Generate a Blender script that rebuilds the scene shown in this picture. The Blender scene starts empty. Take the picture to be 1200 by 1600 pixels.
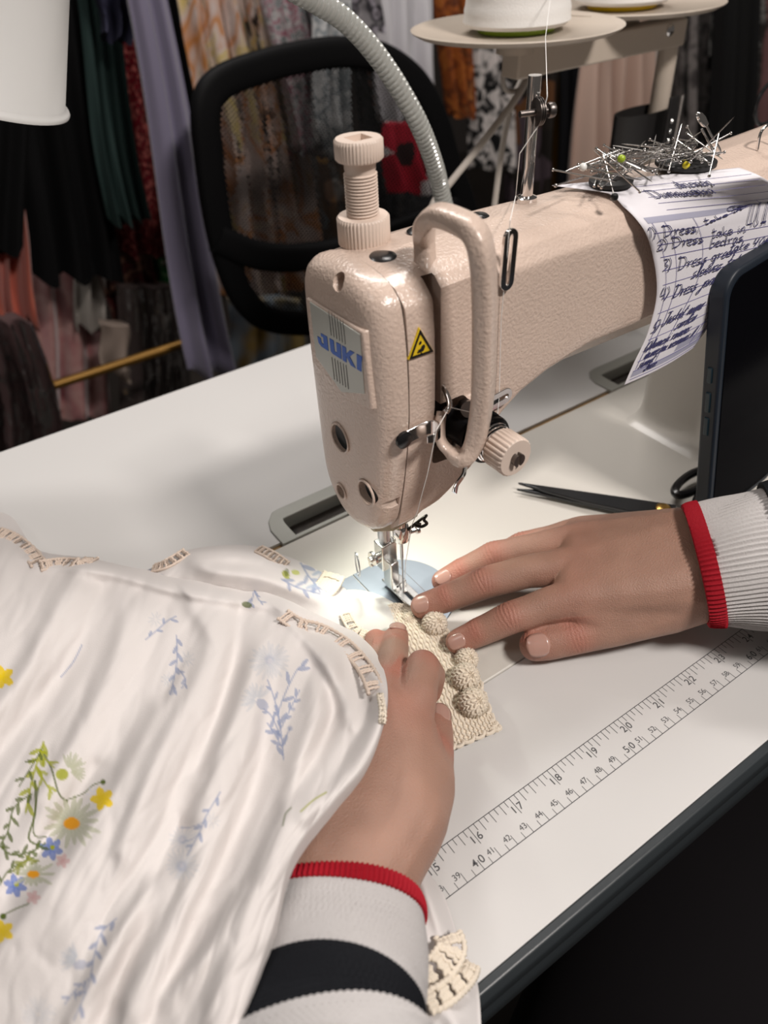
import bpy, bmesh, math, random
import numpy as np
from mathutils import Vector, Matrix, noise
random.seed(7)
V = Vector
SC = bpy.context.scene
COL = SC.collection
PI = math.pi

# ------------------------------------------------------------------ camera
CAM_LOC = V((0.2845, -0.1345, 0.3466)); CAM_ROT = (0.8746, 0.0453, -0.6032); FPX = 1186.45
cd = bpy.data.cameras.new('camera'); cam = bpy.data.objects.new('camera', cd); COL.objects.link(cam)
cam.location = CAM_LOC; cam.rotation_euler = CAM_ROT
cd.sensor_fit = 'VERTICAL'; cd.sensor_height = 36; cd.lens = FPX/1600*36
cd.clip_start = 0.01; cd.clip_end = 50
cd.dof.use_dof = True; cd.dof.focus_distance = 0.40; cd.dof.aperture_fstop = 8.0
SC.camera = cam
# ------------------------------------------------------------------ light
W = bpy.data.worlds.new('world'); SC.world = W; W.use_nodes = True
W.node_tree.nodes['Background'].inputs[0].default_value = (1.0, 0.9, 0.82, 1)
W.node_tree.nodes['Background'].inputs[1].default_value = 0.09
def area(name, loc, target, sx, sy, power, color):
    l = bpy.data.lights.new(name, 'AREA'); l.shape = 'RECTANGLE'; l.size = sx; l.size_y = sy
    l.energy = power; l.color = color
    o = bpy.data.objects.new(name, l); COL.objects.link(o); o.location = loc
    o.rotation_euler = (V(target)-V(loc)).to_track_quat('-Z', 'Y').to_euler()
    return o
area('ceiling_lamp_front', (0.75, -0.95, 1.55), (0.5, 0.2, 0), 0.36, 0.16, 34, (1.0, 0.93, 0.875))
area('ceiling_lamp_back', (0.9, 1.1, 1.75), (0.6, 0.6, 0), 1.3, 0.16, 28, (1.0, 0.95, 0.91))
area('ceiling_lamp_left', (-0.6, 0.2, 1.6), (0.5, 0.3, 0), 0.5, 0.2, 2.5, (1.0, 0.93, 0.88))
SC.view_settings.view_transform = 'Standard'; SC.view_settings.look = 'None'
SC.view_settings.gamma = 1; SC.view_settings.use_curve_mapping = False
SC.view_settings.exposure = -0.15

# ------------------------------------------------------------------ helpers
RM = cam.rotation_euler.to_matrix()
def ray(u, v): return RM @ V(((u-600)/FPX, -(v-800)/FPX, -1))
def ax(u, v, x): d = ray(u, v); return CAM_LOC + d*((x-CAM_LOC.x)/d.x)
def ay(u, v, y): d = ray(u, v); return CAM_LOC + d*((y-CAM_LOC.y)/d.y)
def az(u, v, z): d = ray(u, v); return CAM_LOC + d*((z-CAM_LOC.z)/d.z)

class MB:
    def __init__(s): s.v = []; s.f = []
    def add(s, vs, fs):
        n = len(s.v); s.v += [tuple(a) for a in vs]; s.f += [tuple(i+n for i in f) for f in fs]; return s
    def box(s, a, b, M=None):
        (x0, y0, z0), (x1, y1, z1) = a, b
        vs = [(x0,y0,z0),(x1,y0,z0),(x1,y1,z0),(x0,y1,z0),(x0,y0,z1),(x1,y0,z1),(x1,y1,z1),(x0,y1,z1)]
        if M: vs = [M @ V(q) for q in vs]
        return s.add(vs, [(0,3,2,1),(4,5,6,7),(0,1,5,4),(1,2,6,5),(2,3,7,6),(3,0,4,7)])
    def loft(s, rings, cap=True, closed=False, ringclosed=True):
        n = len(rings[0]); base = len(s.v)
        for r in rings: s.v += [tuple(q) for q in r]
        m = len(rings); rr = m if closed else m-1
        for i in range(rr):
            for j in range(n if ringclosed else n-1):
                a = base+i*n+j; b = base+i*n+(j+1) % n; c = base+((i+1) % m)*n+(j+1) % n; d = base+((i+1) % m)*n+j
                s.f.append((a, b, c, d))
        if cap and not closed:
            s.f.append(tuple(base+j for j in reversed(range(n)))); s.f.append(tuple(base+(m-1)*n+j for j in range(n)))
        return s
    def tube(s, pts, r, n=12, sec=None, cap=True, closed=False, up=None, twist=0):
        pts = [V(q) for q in pts]; m = len(pts)
        rs = r if isinstance(r, list) else [r]*m
        rings = []; prev = None
        for i, q in enumerate(pts):
            if closed: t = (pts[(i+1) % m]-pts[i-1]).normalized()
            else: t = (pts[min(i+1, m-1)]-pts[max(i-1, 0)]).normalized()
            if prev is None:
                u = V(up) if up else (V((0,0,1)) if abs(t.z) < .9 else V((1,0,0)))
            else: u = prev
            if up: u = V(up)
            u = (u - t*u.dot(t)).normalized(); prev = u; w = t.cross(u)
            a, b = (rs[i], rs[i]) if not isinstance(rs[i], (list, tuple)) else rs[i]
            if sec: ring = [q+u*(c[0]*a)+w*(c[1]*b) for c in sec]
            else: ring = [q+u*(math.cos(k*2*PI/n+twist)*a)+w*(math.sin(k*2*PI/n+twist)*b) for k in range(n)]
            rings.append(ring)
        return s.loft(rings, cap=cap, closed=closed)
    def lathe(s, prof, o=(0,0,0), ax_=(0,0,1), n=32, ref=None):
        """prof: list of (r, h) along axis; closed with caps when r>0 at ends"""
        o = V(o); w = V(ax_).normalized(); u = V(ref) if ref else (V((1,0,0)) if abs(w.x) < .9 else V((0,1,0)))
        u = (u-w*u.dot(w)).normalized(); t = w.cross(u)
        rings = [[o+w*h+u*(math.cos(k*2*PI/n)*r)+t*(math.sin(k*2*PI/n)*r) for k in range(n)] for r, h in prof]
        return s.loft(rings)
    def cyl(s, a, b, r, n=24, r2=None):
        a = V(a); b = V(b); return s.lathe([(r, 0), (r if r2 is None else r2, (b-a).length)], a, b-a, n)
    def sphere(s, c, r, n=12, sc=(1,1,1)):
        c = V(c); rings = []
        for i in range(1, n):
            th = PI*i/n
            rings.append([c+V((math.sin(th)*math.cos(k*2*PI/(2*n))*r*sc[0], math.sin(th)*math.sin(k*2*PI/(2*n))*r*sc[1], -math.cos(th)*r*sc[2])) for k in range(2*n)])
        return s.loft(rings)
    def prism(s, poly, o, u, w, d):
        """poly 2D in (u,w) axes at o, extruded by vector d"""
        o = V(o); u = V(u); w = V(w); d = V(d)
        a = [o+u*q[0]+w*q[1] for q in poly]; b = [q+d for q in a]; n = len(poly)
        vs = a+b; fs = [tuple(reversed(range(n))), tuple(range(n, 2*n))]+[(i, (i+1) % n, n+(i+1) % n, n+i) for i in range(n)]
        return s.add(vs, fs)
    def grid(s, P):
        n = len(P); m = len(P[0]); base = len(s.v)
        for r in P: s.v += [tuple(q) for q in r]
        for i in range(n-1):
            for j in range(m-1): s.f.append((base+i*m+j, base+i*m+j+1, base+(i+1)*m+j+1, base+(i+1)*m+j))
        return s

def obj(name, mb, mat, parent=None, smooth=True, bevel=0, seg=3, sub=0, solid=0, angle=40, fix=True):
    me = bpy.data.meshes.new(name); me.from_pydata(mb.v, [], mb.f)
    if fix:
        bm = bmesh.new(); bm.from_mesh(me); bmesh.ops.recalc_face_normals(bm, faces=bm.faces); bm.to_mesh(me); bm.free()
    me.materials.append(mat)
    o = bpy.data.objects.new(name, me); COL.objects.link(o)
    if parent:
        o.parent = parent
    if smooth:
        me.polygons.foreach_set('use_smooth', [True]*len(me.polygons))
        me.set_sharp_from_angle(angle=math.radians(angle))
    if bevel:
        m = o.modifiers.new('bevel', 'BEVEL'); m.width = bevel; m.segments = seg; m.limit_method = 'ANGLE'; m.angle_limit = math.radians(30); m.harden_normals = False
    if sub:
        m = o.modifiers.new('sub', 'SUBSURF'); m.levels = sub; m.render_levels = sub
    if solid:
        m = o.modifiers.new('solid', 'SOLIDIFY'); m.thickness = solid; m.offset = 0
    return o
def thing(name, label, cat, group=None):
    o = bpy.data.objects.new(name, None); COL.objects.link(o); o.empty_display_size = .02
    return tag(o, label, cat, group)
def tag(o, label, cat, group=None, kind=None):
    o['label'] = label; o['category'] = cat
    if group: o['group'] = group
    if kind: o['kind'] = kind
    return o
def dup(root, loc=None, rot=None, scale=None, label=None):
    r = root.copy(); COL.objects.link(r)
    if loc is not None: r.location = loc
    if rot is not None: r.rotation_euler = rot
    if scale is not None: r.scale = scale
    if label: r['label'] = label
    for ch in list(root.children):
        c = ch.copy(); COL.objects.link(c); c.parent = r
        for g in list(ch.children):
            d = g.copy(); COL.objects.link(d); d.parent = c
    return r
def spline(P, n=8, closed=False):
    P = [V(q) for q in P]; out = []; m = len(P)
    R_ = range(m if closed else m-1)
    for i in R_:
        g = (lambda k: P[k % m]) if closed else (lambda k: P[max(0, min(m-1, k))])
        a, b, c, d = g(i-1), g(i), g(i+1), g(i+2)
        for k in range(n):
            t = k/n
            out.append(.5*((2*b)+(c-a)*t+(2*a-5*b+4*c-d)*t*t+(3*b-a-3*c+d)*t**3))
    if not closed: out.append(P[-1])
    return out
def chaikin(P, it=2):
    for _ in range(it):
        Q = []
        for i in range(len(P)):
            a = P[i]; b = P[(i+1) % len(P)]
            Q.append(tuple(.75*x+.25*y for x, y in zip(a, b))); Q.append(tuple(.25*x+.75*y for x, y in zip(a, b)))
        P = Q
    return P
def baked(o):
    """replace the mesh by its modified result"""
    dg = bpy.context.evaluated_depsgraph_get(); e = o.evaluated_get(dg)
    me = bpy.data.meshes.new_from_object(e); o.modifiers.clear(); o.data = me
    return o

# ------------------------------------------------------------------ materials
def mat(name, col, rough=.5, metal=0, bump=0, bscale=200, var=0, vscale=20, col2=None, sss=0, coat=0, trans=0, ior=1.45, emit=None, estr=0, alpha=1, sheen=0, bdist=.001, spec=.5, detail=3):
    m = bpy.data.materials.new(name); m.use_nodes = True; nt = m.node_tree; N = nt.nodes; L = nt.links
    b = N['Principled BSDF']
    b.inputs['Base Color'].default_value = (*col, 1); b.inputs['Roughness'].default_value = rough; b.inputs['Metallic'].default_value = metal
    b.inputs['Specular IOR Level'].default_value = spec
    if sss:
        b.inputs['Subsurface Weight'].default_value = sss; b.inputs['Subsurface Radius'].default_value = (1, .35, .2); b.inputs['Subsurface Scale'].default_value = .004
    if coat: b.inputs['Coat Weight'].default_value = coat; b.inputs['Coat Roughness'].default_value = .15
    if trans: b.inputs['Transmission Weight'].default_value = trans; b.inputs['IOR'].default_value = ior
    if emit: b.inputs['Emission Color'].default_value = (*emit, 1); b.inputs['Emission Strength'].default_value = estr
    if sheen: b.inputs['Sheen Weight'].default_value = sheen
    b.inputs['Alpha'].default_value = alpha
    tc = N.new('ShaderNodeTexCoord')
    if var:
        nz = N.new('ShaderNodeTexNoise'); nz.inputs['Scale'].default_value = vscale; nz.inputs['Detail'].default_value = 4; L.new(tc.outputs['Object'], nz.inputs['Vector'])
        r = N.new('ShaderNodeValToRGB'); r.color_ramp.elements[0].position = .35; r.color_ramp.elements[1].position = .65
        c2 = col2 or tuple(max(0, c*(1-var)) for c in col)
        r.color_ramp.elements[0].color = (*c2, 1); r.color_ramp.elements[1].color = (*col, 1)
        L.new(nz.outputs[0], r.inputs[0]); L.new(r.outputs[0], b.inputs['Base Color'])
    if bump:
        nz = N.new('ShaderNodeTexNoise'); nz.inputs['Scale'].default_value = bscale; nz.inputs['Detail'].default_value = detail; L.new(tc.outputs['Object'], nz.inputs['Vector'])
        bp = N.new('ShaderNodeBump'); bp.inputs['Strength'].default_value = bump; bp.inputs['Distance'].default_value = bdist
        L.new(nz.outputs[0], bp.inputs['Height']); L.new(bp.outputs[0], b.inputs['Normal'])
    return m
def attr_mat(name, rough=.8, sss=0, bump=0, bscale=900, sheen=0, bdist=.0004, spec=.3, weave=0):
    m = mat(name, (1,1,1), rough, bump=bump, bscale=bscale, sheen=sheen, sss=sss, bdist=bdist, spec=spec)
    N = m.node_tree.nodes; L = m.node_tree.links
    a = N.new('ShaderNodeAttribute'); a.attribute_name = 'paint'; L.new(a.outputs['Color'], N['Principled BSDF'].inputs['Base Color'])
    return m
def paint(o, cols):
    """cols: (nverts,3) linear colours of the print / skin tone itself"""
    me = o.data; a = me.color_attributes.new('paint', 'FLOAT_COLOR', 'POINT')
    c = np.ones((len(me.vertices), 4), np.float32); c[:, :3] = cols; a.data.foreach_set('color', c.ravel())

M_TOP = mat('laminate', (.62, .61, .60), .28, bump=.02, bscale=500, spec=.4)
M_EDGE = mat('black_edging', (.028, .034, .038), .38, bump=.15, bscale=120)
M_INK = mat('ruler_ink', (.10, .10, .105), .6)
M_ENAMEL = mat('hammered_enamel', (.64, .505, .425), .28, bump=.5, bscale=620, bdist=.0010, coat=.35, var=.05, vscale=25, detail=1.5)
M_ENAMEL2 = mat('smooth_enamel', (.54, .42, .35), .32, bump=.08, bscale=150, bdist=.0005)
M_BEDP = mat('bed_enamel', (.60, .575, .53), .3, bump=.05, bscale=300)
M_CHROME = mat('chrome', (.75, .73, .72), .12, 1, bump=.03, bscale=200)
M_STEEL = mat('steel', (.55, .57, .60), .3, 1, bump=.05, bscale=400)
M_DSTEEL = mat('dark_steel', (.16, .14, .13), .35, .9, bump=.1, bscale=300)
M_BLACK = mat('black_plastic', (.01, .01, .011), .25)
M_RUBBER = mat('black_rubber', (.012, .012, .012), .5)
M_DARK = mat('cavity_shade', (.03, .022, .016), .8, var=.5, vscale=200, bump=.4)  # near-black colour stands in for the shade inside recesses
M_WHITE = mat('white_thread', (.85, .84, .82), .8, bump=.3, bscale=700)
M_WOODSTRIP = mat('raw_wood', (.30, .17, .055), .6, var=.4, vscale=60, bump=.3)
M_CREAMP = mat('cream_plastic', (.70, .58, .50), .4)
# ------------------------------------------------------------------ room
FL = -0.75
mb = MB().box((-2, -2.5, FL-.05), (5, 3.2, FL)); o = obj('floor', mb, mat('dark_floor', (.035, .028, .024), .5, var=.4, vscale=3)); o['kind'] = 'structure'
mb = MB().box((-2, 3.1, FL), (5, 3.2, 2.0)); o = obj('wall_back', mb, mat('dark_wall', (.06, .05, .045), .9, var=.3, vscale=2)); o['kind'] = 'structure'

# ------------------------------------------------------------------ sewing table
table = thing('sewing_table', 'white laminate sewing table top with dark edging and a printed ruler along the front', 'table')
TX0, TX1, TY0, TY1 = -0.22, 1.13, -0.0532, 0.4715
BX0, BX1, BY0, BY1 = 0.33, 0.86, 0.0597, 0.2286     # bed of the machine, let into the top
mb = MB()
def slab(x0, y0, x1, y1): mb.box((x0, y0, -.034), (x1, y1, 0))
slab(TX0, TY0, TX1, BY0-.0006); slab(TX0, BY0-.0006, BX0, BY1+.0006); slab(BX1, BY0-.0006, TX1, BY1+.0006)
# back strip in pieces that leave the two hinge notches
yb = BY1+.0045
HN = [(.432, .530), (.752, .850)]; ey = BY1+.0368
slab(TX0, yb, HN[0][0], ey); slab(HN[0][1], yb, HN[1][0], ey); slab(HN[1][1], yb, TX1, ey); slab(TX0, ey, TX1, TY1)
obj('tabletop', mb, M_TOP, table, smooth=False)
mb = MB(); mb.box((TX0-.0018, TY0-.0025, -.036), (TX1+.002, TY0-.00005, -.0006)); mb.box((TX0-.0018, TY1+.00005, -.036), (TX1+.002, TY1+.002, -.0006)); mb.box((TX0-.0022, TY0, -.036), (TX0, TY1, -.0006)); mb.box((TX1, TY0, -.036), (TX1+.002, TY1, -.0006))
# the moulded profile of the front edging: two soft ridges
prof = [(0, 0), (-.004, .0), (-.0065, -.004), (-.0065, -.012), (-.0055, -.015), (-.0068, -.019), (-.0065, -.030), (-.004, -.0345), (0, -.0345)]
rings = [[V((x, TY0+a, b-.0003)) for a, b in prof] for x in (TX0-.002, TX1+.002)]
mb.loft(rings)
obj('edging', mb, M_EDGE, table, bevel=.0008, seg=2)
mb = MB().box((BX0, BY1+.0008, -.03), (BX1, yb+.0008, -.0022)); obj('cutout_rim', mb, M_WOODSTRIP, table, smooth=False)
for x in (TX0+.08, TX1-.08):
    mb = MB(); mb.box((x-.03, .05, FL+.03), (x+.03, .11, -.034)); mb.box((x-.03, -.02, FL), (x+.03, .43, FL+.03)); mb.box((x-.03, -.0, -.07), (x+.03, .42, -.034))
    obj('leg_frame', mb, mat('grey_steel_frame', (.12, .12, .12), .5), table, bevel=.003)
# ruler print
mb = MB(); RW = .0197; Z0 = .00004; Z1 = .00012
def ink(x0, y0, x1, y1): mb.box((x0, y0, Z0), (x1, y1, Z1))
lw = .00019
ink(.0254*14.2, -lw, TX1-.02, lw); ink(.0254*14.2, -RW-lw, TX1-.02, -RW+lw)
for i in range(14*8+2, 42*8):
    x = i*.0254/8; l = .0094 if i % 8 == 0 else (.0058 if i % 2 == 0 else .0036)
    ink(x-lw*.8, -l, x+lw*.8, 0)
for i in range(36*2+1, 108*2):
    x = i*.005; l = .0052 if i % 2 == 0 else .0034
    ink(x-lw*.7, -RW, x+lw*.7, -RW+l)
def text_mesh(txt, size, M, spacing=1.0, bold=0, shear=0):
    c = bpy.data.curves.new('t', 'FONT'); c.body = txt; c.size = size; c.space_character = spacing; c.offset = bold; c.shear = shear
    c.align_x = 'CENTER'; c.align_y = 'CENTER'; c.extrude = .00003
    to = bpy.data.objects.new('t', c); COL.objects.link(to)
    dg = bpy.context.evaluated_depsgraph_get(); me = bpy.data.meshes.new_from_object(to.evaluated_get(dg))
    vs = [M @ v.co for v in me.vertices]; fs = [tuple(q.vertices) for q in me.polygons]
    bpy.data.objects.remove(to); bpy.data.curves.remove(c); bpy.data.meshes.remove(me)
    return vs, fs
for i in range(15, 42):
    a, b = divmod(i, 10)
    for k, ch in ((-1, a), (1, b)):
        mb.add(*text_mesh(str(ch), .0054, Matrix.Translation((i*.0254+k*.0020, -.0062, .0001)), bold=.00004))
for i in range(38, 105):
    big = i % 10 == 0
    if big:
        a, b = divmod(i, 10)
        for k, ch in ((-1, a), (1, b)): mb.add(*text_mesh(str(ch), .0054, Matrix.Translation((i*.01+k*.0020, -.0152, .0001)), bold=.00004))
    else:
        mb.add(*text_mesh(str(i), .0042, Matrix.Translation((i*.01-.0024, -.0149, .0001)), spacing=.95))
obj('printed_ruler', mb, M_INK, table, smooth=False, fix=False)

# ------------------------------------------------------------------ sewing machine
mach = thing('sewing_machine', 'cream industrial lockstitch sewing machine let into the white table, its head over the needle plate', 'sewing machine')
YC = .137
# bed
mb = MB(); mb.box((BX0, BY0, -.03), (BX1, BY1, .0004)); obj('bed', mb, M_BEDP, mach, bevel=.0012)
# hinge plates
def hinge(x0, x1, name='hinge'):
    y0, y1 = BY1+.0003, BY1+.036
    out = [(x0, y0), (x0, y0+.018), (x0+.003, y0+.027), (x0+.010, y1-.001), (x0+.016, y1), (x1-.016, y1), (x1-.010, y1-.001), (x1-.003, y0+.027), (x1, y0+.018), (x1, y0)]
    inn = [(x0+.012, y0+.003), (x0+.012, y0+.012), (x0+.0122, y0+.019), (x0+.013, y0+.0235), (x0+.016, y0+.024), (x1-.016, y0+.024), (x1-.013, y0+.0235), (x1-.0122, y0+.019), (x1-.012, y0+.012), (x1-.012, y0+.003)]
    m_ = MB(); n = len(out); vs = [(a, b, .0016) for a, b in out]+[(a, b, .0016) for a, b in inn]+[(a, b, -.012) for a, b in inn]+[(a, b, -.002) for a, b in out]
    fs = [(i, (i+1) % n, n+(i+1) % n, n+i) for i in range(n)]+[(n+i, n+(i+1) % n, 2*n+(i+1) % n, 2*n+i) for i in range(n)]+[(i, 3*n+i, 3*n+(i+1) % n, (i+1) % n) for i in range(n)]
    m_.add(vs, fs); h = obj(name, m_, M_STEELH, mach, bevel=.0006, seg=2)
    m_ = MB().box((x0+.012, y0+.002, -.011), (x1-.012, y0+.024, -.009)); obj('hinge_well', m_, M_DARK, h)
    for sx_, xx in ((1, x0), (-1, x1)):
        P = [(0, .018), (.003, .027), (.010, .0347), (.016, .0357), (.016, .0365), (0, .0365)]
        P = [(xx+sx_*a, y0+b) for a, b in P]; obj('cutout_corner', MB().prism(P if sx_ > 0 else P[::-1], (0, 0, -.02), (1, 0, 0), (0, 1, 0), (0, 0, .02)), M_TOP, table, smooth=False)
    m_ = MB().cyl((x0+.014, y0+.006, -.004), (x1-.014, y0+.006, -.004), .003); obj('hinge_pin', m_, M_CHROME, h)
M_STEELH = mat('hinge_grey', (.36, .36, .33), .35, .3, bump=.1, bscale=100)
hinge(.432, .530); hinge(.752, .850)
# arm and head as one casting: stations along x
def sec(x, yc, hw, zt, zb, ct, cb, crown=.002):
    P = [(yc-hw, zb+cb), (yc-hw, zt-ct[1]), (yc-hw+ct[0]*.45, zt-ct[1]*.42), (yc-hw+ct[0], zt-crown), (yc, zt), (yc+hw-ct[0], zt-crown), (yc+hw-ct[0]*.45, zt-ct[1]*.42), (yc+hw, zt-ct[1]), (yc+hw, zb+cb), (yc+hw-cb*1.0, zb), (yc-hw+cb*1.0, zb)]
    # keep faces flat: extra points near the corners
    Q = []
    n = len(P)
    for i in range(n):
        a = P[i]; b = P[(i+1) % n]
        for t in (.04, .34, .66, .96): Q.append((a[0]*(1-t)+b[0]*t, a[1]*(1-t)+b[1]*t))
    return [V((x, q[0], q[1])) for q in chaikin(Q, 1)]
def interp(tab, x):
    for i in range(len(tab)-1):
        if tab[i][0] <= x <= tab[i+1][0]:
            t = (x-tab[i][0])/(tab[i+1][0]-tab[i][0]); t = t*t*(3-2*t)*.35+t*.65
            return [a*(1-t)+b*t for a, b in zip(tab[i][1:], tab[i+1][1:])]
    return tab[-1][1:]
#       x     yc    hw    zt    zb    ctx   ctz   cb
tab = [(.4508, .1375, .0365, .2225, .0800, .014, .011, .007),
       (.4600, .1375, .0365, .2230, .0800, .014, .011, .007),
       (.4720, .1375, .0365, .2230, .0860, .014, .011, .007),
       (.4900, .1375, .0365, .2230, .1050, .014, .011, .007),
       (.5000, .1375, .0365, .2230, .1230, .014, .011, .007),
       (.5080, .1375, .0360, .2230, .1350, .014, .011, .007),
       (.5200, .1375, .0350, .2230, .1390, .014, .012, .009),
       (.5400, .1375, .0340, .2230, .1395, .014, .012, .014),
       (.5700, .1375, .0330, .2225, .1375, .015, .013, .020),
       (.6200, .1375, .0325, .2220, .1350, .016, .014, .022),
       (.7000, .1375, .0330, .2220, .1350, .016, .014, .020),
       (.8600, .1375, .0400, .2250, .1300, .016, .014, .010)]
tab = [(a, b-.0025, c-.0025, d, e, f_, g, h) for a, b, c, d, e, f_, g, h in tab]
def taper(q):
    w = min(1, max(0, (.512-q.x)/.045)); t = min(1.15, max(0, (.168-q.z)/.088)); s_ = min(1, max(0, (.1685-q.y)/.067)); t2 = max(0, (q.z-.185)/.04)
    return V((q.x, q.y+w*s_*(.015*t**1.5+.003*t2**2), q.z))
rings = []
xs = [.4508]+[.4508+.004*i for i in range(1, 16)]+[.52+.01*i for i in range(0, 35)]
for x in xs:
    yc, hw, zt, zb, cx, cz, cb = interp(tab, x); rings.append([taper(q) for q in sec(x, yc, hw, zt, zb, (cx, cz), cb)])
arm = obj('arm', MB().loft(rings), M_ENAMEL, mach, angle=50)
def cutter(m_, bev=0):
    c = obj('cut', m_, M_DARK, smooth=False, bevel=bev); c.hide_render = True; return c
def cut(o, m_, bev=0):
    c = cutter(m_, bev); md = o.modifiers.new('b', 'BOOLEAN'); md.operation = 'DIFFERENCE'; md.solver = 'EXACT'; md.object = c
    baked(o); bpy.data.objects.remove(c)
    o.data.polygons.foreach_set('use_smooth', [True]*len(o.data.polygons)); o.data.set_sharp_from_angle(angle=math.radians(38))
YF = .1012
cut(arm, MB().box((.4648, .07, .1540), (.4708, .128, .2190)))          # take-up slot
cut(arm, MB().box((.4665, .07, .1560), (.4900, YF+.0035, .2180)), .0015)   # shallow channel behind the guard
cut(arm, MB().box((.4665, .07, .1240), (.4860, .120, .1580)), .003)       # pocket under it
mb = MB(); mb.box((.4640, .127, .120), (.4880, .129, .2185)); mb.box((.4655, .118, .123), (.4870, .1205, .158)); obj('slot_shade_sheet', mb, M_DARK, mach, smooth=False)  # dark sheets added so slot and pocket read as deep shade
# pillar
def rrect(x0, y0, x1, y1, z, r, n=6):
    out = []
    for cx, cy, a0 in ((x1-r, y1-r, 0), (x0+r, y1-r, 90), (x0+r, y0+r, 180), (x1-r, y0+r, 270)):
        for k in range(n+1):
            a = math.radians(a0+90*k/n); out.append(V((cx+r*math.cos(a), cy+r*math.sin(a), z)))
    return out
rings = []
for z, g in ((-.0002, .014), (.0015, .009), (.004, .005), (.008, .002), (.013, .0003), (.02, 0), (.06, 0), (.11, 0), (.132, 0), (.142, .0), (.16, .006)):
    rings.append(rrect(.737-g, .128-g, .858, .190+g*.3, z, .010))
obj('pillar', MB().loft(rings), M_BEDP, mach, angle=60)
# face cover on the left end, domed, outline follows the head
def cover_ring(x, inset, dz=0):
    yc, hw, zt, zb, cx, cz, cb = tab[0][1:]
    P = [(yc-hw, zb+.020), (yc-hw, zt-.012), (yc-hw+.006, zt-.004), (yc-hw+.016, zt-.0005), (yc, zt+.001), (yc+hw-.016, zt-.0005), (yc+hw-.006, zt-.004), (yc+hw, zt-.014), (yc+hw-.001, zb+.030), (yc+hw-.006, zb+.012), (yc+hw-.020, zb+.000), (yc-.004, zb-.003), (yc-hw+.010, zb+.001), (yc-hw+.003, zb+.008)]
    cy_, cz_ = yc, (zt+zb)/2
    Q = chaikin(P, 3); out = []
    for a, b in Q:
        dy = a-cy_; dz_ = b-cz_
        out.append(taper(V((x, cy_+dy*(1-inset/.034), cz_+dz_*(1-inset/.071)+dz))))
    return out
rings = [cover_ring(.4502, 0), cover_ring(.4455, 0), cover_ring(.4430, .0006), cover_ring(.4400, .002), cover_ring(.4378, .0045), cover_ring(.4364, .0085), cover_ring(.4358, .014), cover_ring(.4356, .024)]
cover = obj('face_cover', MB().loft(rings), M_ENAMEL, mach, angle=60)
mb = MB().loft([cover_ring(.4500, .0006), cover_ring(.4510, .0006)]); obj('seam_shade_liner', mb, M_BLACK, mach)  # black liner added to paint the shade of the seam gap
def hole_axis_x(y, z, r, x0=.42, x1=.4420, n=28): return MB().cyl((x0, y, z), (x1, y, z), r, n)
XF = .4357; M_PLUG = mat('hole_plug_rubber', (.02, .024, .026), .35)
def f(u, v): q = ax(u, v, XF); return q
hs = [((523, 443), .0038), ((532, 684), .0073), ((573, 770), .0064), ((592, 802), .0036), ((534, 767), .0038)]
for (u, v), r in hs:
    q = f(u, v); cut(cover, hole_axis_x(q.y, q.z, r, x1=.4490 if r == .0036 else .4445))
for k_, ((u, v), r) in enumerate(hs):
    if k_ in (0, 3): continue
    q = f(u, v); obj('cover_hole_plug', MB().lathe([(r*.3, .0012), (r*.8, .0008), (r*.97, 0), (r*.97, .0030)], (.4372 if k_ == 1 else .4388, q.y, q.z), (1, 0, 0)), M_PLUG, mach)
for (u, v), r in hs[1:3]+hs[4:]:
    q = f(u, v); ring = [V((XF-.0004, q.y+math.cos(a)*(r+.0005), q.z+math.sin(a)*(r+.0005))) for a in [k*PI/20 for k in range(40)]]
    obj('hole_rim', MB().tube(ring, .0007, 8, closed=True), M_ENAMEL, mach)
# logo plate
pc = [(488, 470), (567, 521), (574, 614), (538, 611), (498, 556)]
pp = [f(*q) for q in pc]; cy = sum(q.y for q in pp)/5; cz = sum(q.z for q in pp)/5
def grow(P, g): return [V((q.x, q.y+g*(1 if q.y > cy else -1), q.z+g*(1 if q.z > cz else -1))) for q in P]
big = grow(pp, .0022)
big = [f(480, 462), f(572, 517), f(585, 642), f(536, 620), f(490, 566)]
rim = MB(); rim.loft([[V((XF+.002, q.y, q.z)) for q in big], [V((XF-.0012, q.y*.97+cy*.03, q.z*.97+cz*.03)) for q in big]])
obj('logo_surround', rim, M_ENAMEL, mach, bevel=.0008)
XL = XF-.0016
pl = MB(); pl.loft([[V((XF, q.y, q.z)) for q in pp], [V((XL, q.y, q.z)) for q in pp]])
plate = obj('logo_plate', pl, mat('grey_badge', (.50, .51, .47), .3, .2), mach, bevel=.0003, seg=2)
def F(u, v, k=1): q = ax(u, v, XL-.0001*k); return q
mb = MB()
for i in range(6):
    u0 = 513.5+i*4.4; v0 = 486+i*2.9
    a = F(u0, v0); b = F(u0+4, 524+i*2.8); c = F(u0+5, 558+i*2.5); d = F(u0+9, 593+i*3.0)
    for p0, p1 in ((a, b), (c, d)): mb.tube([p0, p1], .00016, 4)
obj('badge_line', mb, mat('badge_ink', (.07, .07, .07), .5), plate)
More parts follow.
